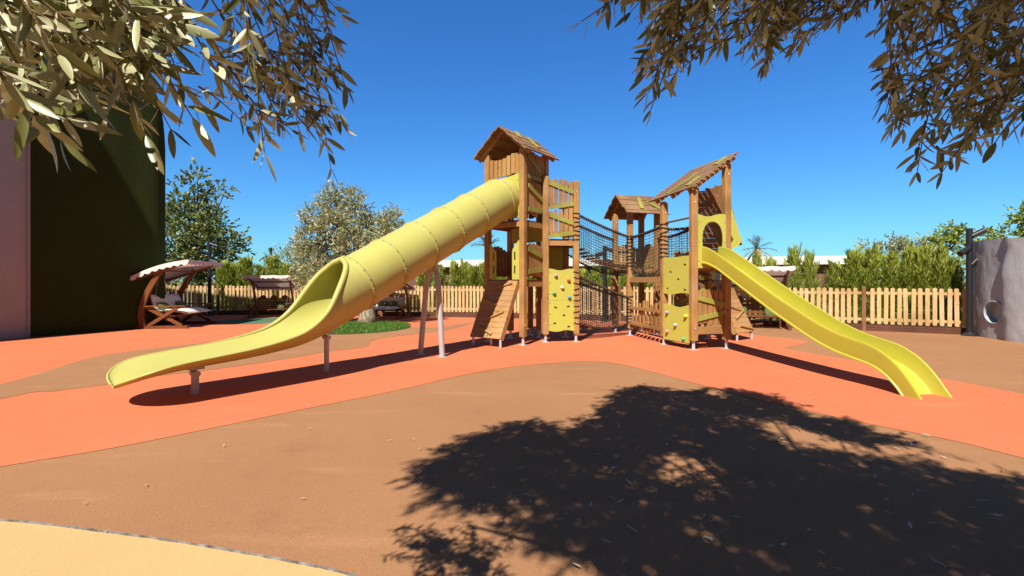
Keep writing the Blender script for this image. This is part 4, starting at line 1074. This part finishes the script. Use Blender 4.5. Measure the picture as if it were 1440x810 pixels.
def blob_tree(name, base, trunk_pts, trunk_r, clumps, nleaf, leafL, leafW, mat, barkm, label, cat='tree', limbs=True, seed=1, droop=0.0, group=None):
    random.seed(seed); base = Vector(base); o = empty(name, base); tag(o, label, cat, group)
    m = MB(base); m.tube([Vector(p) for p in trunk_pts], trunk_r, 10)
    if limbs:
        top = Vector(trunk_pts[-1])
        for c, r_ in clumps:
            c = Vector(c); st = Vector(trunk_pts[-1 if random.random() < .6 else -2]); mid = st.lerp(c, .5) + Vector((random.uniform(-.1, .1), random.uniform(-.1, .1), -.1 * (c - st).length))
            P = catmull([tuple(st), tuple(mid), tuple(c)], 4); r0 = trunk_r[-1]
            m.tube(P, [lerp(r0 * .8, .01, i / (len(P) - 1)) for i in range(len(P))], 5)
    m.build('trunk', M[barkm], o, True)
    m = MB(base); tot = sum(r_ ** 2 for _, r_ in clumps)
    for c, r_ in clumps:
        c = Vector(c); nl = int(nleaf * r_ ** 2 / tot)
        ntw = max(3, nl // 9)
        for _ in range(ntw):
            d = Vector((random.gauss(0, 1), random.gauss(0, 1), random.gauss(0, .9))).normalized(); rr = r_ * random.uniform(.25, 1.0) ** .6
            p = c + d * rr; td = (d + Vector((random.uniform(-.6, .6), random.uniform(-.6, .6), random.uniform(-.2, .8) - droop))).normalized()
            for i in range(9):
                q = p + td * (i * leafL * .32); ld = (td + Vector((random.uniform(-1, 1), random.uniform(-1, 1), random.uniform(-.7, .9)))).normalized()
                m.leaf(q, ld, Vector((random.uniform(-1, 1), random.uniform(-1, 1), random.uniform(-.2, 1.2))), leafL * random.uniform(.7, 1.25), leafW * random.uniform(.8, 1.2))
    m.build('crown', M[mat], o)
    return o
# silver olive in the grass bed
Yo = 15.4
def oc(px, py, r_, dy=0.0): return (tuple(ap(px, py, Yo + dy)), r_)
cl = [oc(465, 290, .36), (oc(490, 285, .38, .3)), oc(445, 305, .36, -.2), oc(440, 335, .42), oc(470, 320, .52, -.4), oc(500, 315, .5, .2), oc(525, 325, .46, .4), oc(548, 318, .36, -.1), oc(560, 335, .34), oc(540, 345, .42, -.3), oc(500, 350, .52, -.5), oc(465, 360, .50, .3), oc(435, 365, .40), oc(432, 390, .36, .2), oc(455, 385, .40, -.3), oc(480, 380, .40, .5), oc(445, 405, .28), oc(520, 372, .4, .4), oc(425, 345, .26, .3), oc(505, 292, .24), oc(470, 272, .22, .1), oc(555, 305, .2, .2)]
blob_tree('olive_tree', (-4.62, 15.4, 0), [(-4.62, 15.4, 0), (-4.60, 15.4, .28), (-4.68, 15.4, .75), (-4.85, 15.42, 1.25)], [.36, .25, .21, .15], cl, 25000, .105, .036, 'olivefar', 'bark', 'silvery green olive tree with a thick gnarled trunk in a grass bed', seed=3)
mound = [(-4.75 + 1.72 * math.cos(a * .2618), 14.35 + 1.85 * math.sin(a * .2618)) for a in range(24)]
m = MB(); vs = [(x, y, .01) for x, y in mound] + [(lerp(x, -4.75, .25), lerp(y, 14.35, .25), .05) for x, y in mound] + [(-4.75, 14.35, .09)]
m.add(vs, [(i, (i + 1) % 24, 24 + (i + 1) % 24, 24 + i) for i in range(24)] + [(24 + i, 24 + (i + 1) % 24, 48) for i in range(24)])
tag(m.build('grass_bed', plain('turf_soil', (.035, .075, .012), .95), None, True), 'low oval mound of turf under the silvery olive tree', kind='structure')
random.seed(9); m = MB()
for _ in range(9000):
    a = random.uniform(0, 6.283); r_ = math.sqrt(random.random()) * 1.0; x, y = -4.75 + 1.70 * r_ * math.cos(a), 14.35 + 1.83 * r_ * math.sin(a)
    m.leaf(Vector((x, y, .02 + .06 * (1 - r_))), Vector((random.uniform(-.5, .5), random.uniform(-.5, .5), 1)), Vector((random.uniform(-1, 1), random.uniform(-1, 1), 0)), random.uniform(.05, .10), .014)
tag(m.build('grass', M['grass']), 'short green grass under the silvery olive tree', 'grass', kind='stuff')
# broad-leaved tree behind the left swing
def tc(px, py, r_, Y=22.5, dy=0.0): return (tuple(ap(px, py, Y + dy)), r_)
cl = [tc(275, 255, .45), tc(265, 275, .6), tc(285, 285, .6, dy=.5), tc(250, 295, .6), tc(275, 310, .9), tc(300, 315, .7), tc(245, 325, .9), tc(280, 340, 1.0, dy=-.5), tc(315, 335, .6), tc(325, 350, .55), tc(240, 355, .9), tc(265, 370, .9), tc(300, 365, .9), tc(230, 340, .8), tc(308, 272, .28), tc(318, 265, .2), tc(225, 310, .5), tc(245, 385, .8), tc(290, 388, .7), tc(335, 340, .3), tc(278, 243, .25)]
blob_tree('leafy_tree', (-14.6, 22.5, 0), [(-14.6, 22.5, 0), (-14.6, 22.5, 1.4), (-14.7, 22.5, 3.0)], [.2, .15, .10], cl, 9500, .18, .09, 'broadleaf', 'barkdark', 'dark green broadleaved tree rising behind the swing by the turf wall', seed=4, group='trees beyond the fence')
cl = [tc(404, 362, .7, 27), tc(416, 358, .6, 27), tc(396, 372, .7, 27), tc(412, 378, .8, 27), tc(425, 372, .6, 27)]
blob_tree('round_tree', (-12.3, 27, 0), [(-12.3, 27, 0), (-12.3, 27, 1.6)], [.15, .1], cl, 2600, .12, .05, 'olivefar', 'barkdark', 'grey green rounded tree left of the silvery olive', seed=6, group='trees beyond the fence')
def rc_(px, py, r_, Y=17.5): return (tuple(ap(px, py + 3, Y)), r_ * .62)
cl = [rc_(1338, 322, .30), rc_(1327, 328, .24), rc_(1345, 330, .28), rc_(1318, 340, .24), rc_(1310, 333, .16), rc_(1336, 340, .3)]
blob_tree('light_green_tree', (15.75, 17.5, 0), [(15.75, 17.5, 0), (15.7, 17.5, 1.8), (15.75, 17.5, 2.5)], [.09, .07, .05], cl, 1500, .10, .06, 'limeleaf', 'barkdark', 'small light green leafy tree above the hedge left of the right lamp post', seed=7, group='trees beyond the fence')
cl = [rc_(1385, 330, .3), rc_(1400, 327, .26), rc_(1372, 340, .28), rc_(1416, 328, .24), rc_(1395, 345, .4), rc_(1360, 350, .3), rc_(1358, 372, .3), rc_(1364, 395, .3)]
blob_tree('bushy_tree', (17.2, 17.5, 0), [(17.2, 17.5, 0), (17.2, 17.5, 1.8)], [.09, .06], cl, 1900, .10, .055, 'limeleaf', 'barkdark', 'light green bushy tree just showing over the round wall', seed=8, group='trees beyond the fence')
cl = [rc_(1440, 300, .28, 16), rc_(1446, 312, .34, 16), rc_(1462, 300, .5, 16), rc_(1455, 335, .5, 16), rc_(1475, 325, .6, 16), rc_(1434, 292, .12, 16)]
blob_tree('leafy_tree', (17.5, 16, 0), [(17.5, 16, 0), (17.5, 16, 2.2)], [.12, .08], cl, 2300, .13, .07, 'limeleaf', 'barkdark', 'light green tree at the frame edge above the round wall', seed=9, group='trees beyond the fence')
cl = [rc_(1258, 342, .34, 20), rc_(1245, 352, .34, 20), rc_(1272, 348, .4, 20), rc_(1222, 344, .22, 20), rc_(1290, 345, .4, 20)]
blob_tree('grey_green_tree', (15.8, 20, 0), [(15.8, 20, 0), (15.8, 20, 1.8)], [.09, .07], cl, 1800, .13, .05, 'olivefar', 'barkdark', 'grey green tree peeping over the dense hedge', seed=10, group='trees beyond the fence')
def palm(px, topy, Y, crown_px, label, dry=.3, nf=16, seed=1, up=.8):
    random.seed(seed); b = Vector(((px - 720) / FPX * Y, Y, 0)); h = HC + (HY - topy) / FPX * Y; Lf = crown_px / FPX * Y
    o = empty('palm_tree', b); tag(o, label, 'palm tree', 'palm trees beyond the fence')
    hc_ = h - Lf * .8; m = MB(b); m.tube([b, b + Vector((.03, 0, hc_ * .5)), b + Vector((0, 0, hc_))], [.16, .13, .12], 10); m.build('trunk', M['bark'], o, True)
    for k in range(nf):
        isdry = random.random() < dry; an = k * 2.4 + random.uniform(-.2, .2); el = random.uniform(.2, 1.4) * up if not isdry else random.uniform(-.9, .1)
        d = Vector((math.cos(an) * math.cos(el), math.sin(an) * math.cos(el), math.sin(el))); P = []
        for i in range(9):
            u = i / 8; P.append(b + Vector((0, 0, hc_)) + d * (u * Lf) - Vector((0, 0, (.35 if not isdry else .6) * Lf * u * u)))
        m = MB(b); m.tube(P, [.02, .018, .016, .014, .012, .01, .008, .006, .004], 4)
        for i in range(1, 9):
            for sgn in (-1, 1):
                for q in range(2):
                    t = (P[i] - P[i - 1]).normalized(); x = t.cross(Vector((0, 0, 1))).normalized() * sgn
                    m.leaf(P[i - 1].lerp(P[i], q * .5), (x * .8 + t * .7 + Vector((0, 0, random.uniform(-.4, .25)))), Vector((0, 0, 1)), Lf * .34 * math.sin(.4 + 2.4 * i / 9), .035)
        m.build('frond', M['palmdry'] if isdry else M['palmleaf'], o)
palm(686, 326, 30, 27, 'palm tree rising behind the posts of the tall tower', .1, 18, 21, 1.0)
palm(1064, 328, 24, 28, 'ragged palm with drooping dry fronds above the hedge', .45, 16, 22, 1.2)
palm(381, 347, 26, 15, 'withered palm with dry brown fronds behind the shaded swing', .7, 16, 23, 1.2)

# ------------------------------------------------------------------ the olive tree over the viewer
random.seed(77)
TB = Vector((1.15, -1.95, 0))
ot = empty('overhanging_olive_tree', TB); tag(ot, 'large olive tree whose leafy branches hang in at the top and shade the ground', 'olive tree')
trunk_top = Vector((.75, -1.25, 2.5))
m = MB(TB); m.tube(catmull([tuple(TB), (1.12, -1.9, .3), (1.0, -1.65, 1.2), tuple(trunk_top)], 5), [lerp(.34, .17, i / 15) for i in range(16)], 12); m.build('trunk', M['bark'], ot, True)
LEAFBIAS = [Vector((0, 0, 1)), .8]
def twig(mb, p0, p1, leafL, pairs, r0=.004, sag=.06, detail=True, wr_=.225, curl=.0):
    p0, p1 = Vector(p0), Vector(p1); L = (p1 - p0).length; side = Vector((random.uniform(-1, 1), random.uniform(-1, 1), random.uniform(-1, 1))) * (.08 * L)
    P = [p0.lerp(p1, i / 8) + side * math.sin(math.pi * i / 8) + Vector((0, 0, sag * L * math.sin(math.pi * i / 8))) for i in range(9)]
    mb.tube(P, [lerp(r0, r0 * .3, i / 8) for i in range(9)], 5 if detail else 3, cap=False, m=1)
    rot = random.uniform(0, 3.14)
    for k in range(pairs + 1):
        u = (.12 + .88 * k / pairs); i = min(7, int(u * 8)); q = P[i].lerp(P[i + 1], u * 8 - i); t = (P[i + 1] - P[i]).normalized()
        x = t.cross(Vector((0, 0, 1)))
        if x.length < .05: x = Vector((1, 0, 0))
        x.normalize(); y = t.cross(x); rot += 1.57 + random.uniform(-.4, .4)
        for sgn in (1, -1):
            if k < pairs and random.random() < .10: continue
            rd = (x * math.cos(rot) + y * math.sin(rot)) * sgn
            ld = (t * random.uniform(.35, .95) + rd * random.uniform(.6, 1.0) + Vector((0, 0, random.uniform(-.35, .05)))).normalized() if k < pairs else (t + rd * .35).normalized()
            nrm = (LEAFBIAS[0] + Vector((random.gauss(0, 1), random.gauss(0, 1), random.gauss(0, .8))) * LEAFBIAS[1]).normalized()
            if LEAFBIAS[1] > .9 and random.random() < .4: nrm = -nrm
            l = leafL * random.uniform(.65, 1.25); mb.leaf(q, ld, nrm, l, l * wr_ * random.uniform(.8, 1.2), detail=detail, fold=.25)
# shading crown above the frame: the shadow on the ground is its footprint
SHP = [(580, 668), (615, 642), (645, 622), (700, 603), (745, 588), (800, 612), (850, 572), (872, 549), (905, 543), (960, 553), (1000, 545), (1060, 551), (1125, 572), (1180, 580), (1225, 606), (1330, 640), (1440, 668), (1560, 705), (1560, 1050), (1150, 1050), (1000, 900), (905, 835), (785, 775), (725, 738), (672, 710), (610, 690)]
SPG = [tuple(gp(*p)[:2]) for p in SHP]
SDX, SDY = -SUN_TO.x * COT, -SUN_TO.y * COT
crown = MB(TB); tips = []
def crown_pos(gx, gy, zmin=3.3, zmax=4.9):
    for _ in range(30):
        z = random.uniform(zmin, zmax); x, y = gx - SDX * z, gy - SDY * z
        if y < .2 or (z - HC) / y > .66 + .0: return Vector((x, y, z))
        zmin += .06
    return Vector((x, y, z + .4))
# clumpy density: fewer twigs towards the far right edge
cnt = 0; tries = 0
while cnt < 3000 and tries < 40000:
    tries += 1
    gx, gy = rnd_in_poly(SPG)
    nz_ = noise.noise(Vector((gx * 1.25, gy * 1.25, 5.2))); bias = .12 if gx > 2.2 + (gy - 3) * .1 and gy > 3.4 else -.12
    if nz_ < bias - .45 + (.0 if bias < 0 else .27): continue
    p = crown_pos(gx, gy); out = Vector((random.gauss(0, 1), random.gauss(0, 1), random.gauss(-.1, .6))).normalized()
    L = random.uniform(.25, .45)
    twig(crown, p - out * L * .5, p + out * L * .5, .098, 10, .005, detail=False, wr_=.27); cnt += 1
    if cnt % 70 == 0: tips.append(p)
for _ in range(1300):      # the rest of the crown, over and behind the viewer
    p = Vector((random.uniform(.2, 4.8), random.uniform(-4.6, -1.6), random.uniform(2.9, 4.6)))
    if ((p.x - 2.2) / 2.7) ** 2 + ((p.y + 2.4) / 2.4) ** 2 > 1.1: continue
    out = Vector((random.gauss(0, 1), random.gauss(0, 1), random.gauss(-.1, .6))).normalized()
    twig(crown, p - out * .2, p + out * .2, .11, 10, .005, detail=False, wr_=.27)
limb = MB(TB)
for p in tips:
    mid = trunk_top.lerp(p, .5) + Vector((random.uniform(-.2, .2), random.uniform(-.2, .2), .35)); P = catmull([tuple(trunk_top), tuple(mid), tuple(p)], 5)
    limb.tube(P, [lerp(.035, .006, i / (len(P) - 1)) for i in range(len(P))], 6)
crown.build('crown', [M['oliveleaf'], M['twig']], ot)
# hanging sunlit branch (pixels only survey where the twigs hang: near, about an arm's length away)
lb2 = MB(TB)
def tw(mb, x0, y0, Y0, x1, y1, Y1, n, LL=.062, r=.0035, **k):
    if x1 < 320: y1 -= max(0, y1 - 110) * .32
    elif x1 > 800: y1 -= max(0, y1 - 60) * .10
    else: y1 -= max(0, y1 - 150) * .12
    twig(mb, ap(x0, y0, Y0), ap(x1, y1, Y1), LL, n, r, **k)
LEAFBIAS[:] = [Vector((-.3, -.75, .55)), .95]
main = [(-60, -160, .70, 85, 235, .74, 13), (40, -150, .80, 205, 228, .84, 14), (-80, 10, .62, 60, 205, .70, 9), (-90, -70, .72, 130, 60, .78, 10), (-90, 60, .75, 110, 140, .8, 10), (60, -120, .78, 270, 190, .86, 14), (-60, -120, .66, 110, 120, .72, 12), (110, -140, .9, 255, 120, .95, 11), (-80, -20, .85, 190, 110, .9, 12), (-60, 120, .8, 100, 195, .8, 8), (20, -100, .95, 180, 160, 1.0, 12), (150, -140, .95, 300, 60, 1.0, 10), (-40, -100, 1.0, 150, 190, 1.05, 12), (-100, -110, .9, 60, 60, .95, 10), (90, -80, 1.0, 240, 215, 1.05, 12), (-90, 30, .95, 160, 60, 1.0, 11), (60, 20, .9, 285, 165, 1.0, 11), (180, -120, .82, 310, 110, .85, 10), (-100, 80, 1.0, 60, 170, 1.0, 8), (0, -160, .7, 240, 60, .8, 12)]
for x0, y0, Y0, x1, y1, Y1, n_ in main: tw(lb2, x0, y0, Y0, x1, y1, Y1, int(n_ * 1.25), .064, wr_=.215)
for _ in range(62):
    x1 = random.uniform(-20, 250); y1 = random.uniform(-20, 120) * (1 - max(0, x1 - 150) / 300); Y1 = random.uniform(.8, 1.15)
    tw(lb2, x1 - random.uniform(40, 140), y1 - random.uniform(20, 140), Y1 * .97, x1, y1, Y1, random.randint(5, 8))
mid_ = [(335, -120, 1.05, 372, 225, 1.12, 13), (300, -110, 1.25, 420, 185, 1.35, 14), (380, -110, 1.5, 465, 248, 1.6, 18), (360, -60, 1.45, 478, 160, 1.55, 14), (420, -120, 1.4, 485, 120, 1.5, 12), (330, -60, 1.3, 400, 120, 1.4, 10), (310, 20, 1.4, 440, 170, 1.5, 11), (400, -30, 1.5, 470, 60, 1.55, 8), (350, 40, 1.5, 430, 180, 1.55, 9), (395, 60, 1.55, 486, 185, 1.6, 10), (300, -120, 1.0, 350, 90, 1.05, 9), (345, -80, 1.35, 480, 20, 1.45, 10), (370, 60, 1.5, 450, 200, 1.55, 9), (430, -60, 1.55, 475, 85, 1.6, 9), (320, 70, 1.5, 420, 140, 1.5, 8), (290, -80, 1.1, 330, 40, 1.15, 7)]
for x0, y0, Y0, x1, y1, Y1, n_ in mid_: tw(lb2, x0, y0, Y0, x1, y1, Y1, n_, .058)
for _ in range(30):
    x1 = random.uniform(340, 480); y1 = random.uniform(60, 205); Y1 = random.uniform(1.45, 1.7)
    tw(lb2, x1 - random.uniform(10, 70), y1 - random.uniform(30, 90), Y1, x1, y1, Y1, random.randint(4, 7), .052)
o_ = lb2.build('leafy_branch', [M['oliveleaf'], M['twig']], ot, True); tag(o_, 'sunlit silvery drooping branch')
# hanging shaded branches on the other side
LEAFBIAS[:] = [Vector((0, 0, 1)), .8]
rb = MB(TB)
reg = [([(1240, -40), (1480, -40), (1480, 170), (1420, 200), (1380, 215), (1320, 262), (1290, 262), (1270, 215), (1235, 165), (1230, 120), (1275, 90), (1240, 40)], 140, 1.3, 1.9),
       ([(880, -40), (1010, -40), (1020, 60), (985, 90), (945, 150), (915, 160), (900, 115), (905, 60)], 52, 1.35, 1.7),
       ([(1000, -40), (1140, -40), (1135, 60), (1125, 98), (1075, 95), (1060, 75), (1010, 60)], 56, 1.5, 2.0),
       ([(1130, -40), (1260, -40), (1250, 40), (1180, 45), (1140, 30)], 20, 1.6, 2.0),
       ([(815, -20), (900, -40), (905, 40), (870, 40), (825, 28)], 5, 1.3, 1.5)]
for poly, n_, ya, yb_ in reg:
    for _ in range(n_):
        x1, y1 = rnd_in_poly(poly); Y1 = random.uniform(ya, yb_); dx = random.uniform(-30, 110) if x1 > 1150 else random.uniform(10, 100)
        tw(rb, x1 + dx, y1 - random.uniform(30, 120), Y1, x1, y1, Y1, random.randint(5, 8), .058)
for a in [(1010, -90, 1.4, 818, 30, 1.4, 12), (960, -60, 1.4, 915, 165, 1.45, 12), (1000, -80, 1.5, 905, 80, 1.5, 11), (1440, -60, 1.5, 1290, 262, 1.55, 15), (1480, 40, 1.4, 1325, 262, 1.5, 13), (1400, -80, 1.5, 1240, 150, 1.6, 13), (1300, -60, 1.6, 1120, 60, 1.7, 13), (1500, 120, 1.3, 1400, 215, 1.35, 9), (1120, -90, 1.7, 1075, 100, 1.75, 12)]: tw(rb, *a, .066, .0045)
for a, b in (((1330, -130, 1.6), (1480, 200, 1.6)), ((1250, -150, 1.7), (1380, 120, 1.7)), ((960, -150, 1.6), (980, 40, 1.55))):
    A_, B_ = ap(a[0], a[1], a[2]), ap(b[0], b[1], b[2]); rb.tube([A_, A_.lerp(B_, .5) + Vector((.03, .02, .02)), B_], [.012, .008, .004], 6, m=1)
o_ = rb.build('leafy_branch', [M['oliveleaf'], M['twig']], ot, True); tag(o_, 'dark shaded drooping branches against the blue sky')
# limbs that carry the hanging branches
for q, R_ in ((ap(60, -260, .95), .035), (ap(360, -260, 1.3), .03), (ap(1300, -260, 1.6), .04), (ap(1000, -260, 1.55), .03)):
    mid = trunk_top.lerp(q, .5) + Vector((0, 0, .5)); P = catmull([tuple(trunk_top), tuple(mid), tuple(q)], 6)
    limb.tube(P, [lerp(R_ * 1.5, .008, i / (len(P) - 1)) for i in range(len(P))], 7)
limb.build('limb', M['bark'], ot, True)

# ------------------------------------------------------------------ fallen leaves
random.seed(31); base_leaf = None
LFP = [(700, 600), (900, 560), (1440, 640), (1440, 808), (720, 808)]
for i in range(95):
    if i < 62: px, py = rnd_in_poly(LFP)
    elif i < 80: px, py = random.uniform(880, 1430), random.uniform(505, 640)
    else: px, py = random.uniform(60, 700), random.uniform(560, 800)
    p = gp(px, py)
    if base_leaf is None:
        m = MB(); m.leaf(Vector((-.025, 0, .006)), Vector((1, 0, .08)), Vector((0, 0, 1)), .052, .011, detail=True, fold=.5); base_leaf = m.build('fallen_leaf', M['dryleaf']); o = base_leaf
    else:
        o = base_leaf.copy(); COL.objects.link(o)
    o.location = (p.x, p.y, .012); k = random.uniform(.8, 1.5) if i < 80 else random.uniform(.5, .9); o.scale = (k, k, k); o.rotation_euler = (random.uniform(-.2, .2), random.uniform(-.1, .1), random.uniform(0, 6.28))
    tag(o, 'narrow dry olive leaf fallen on the rubber paving', 'leaf', 'fallen olive leaves')
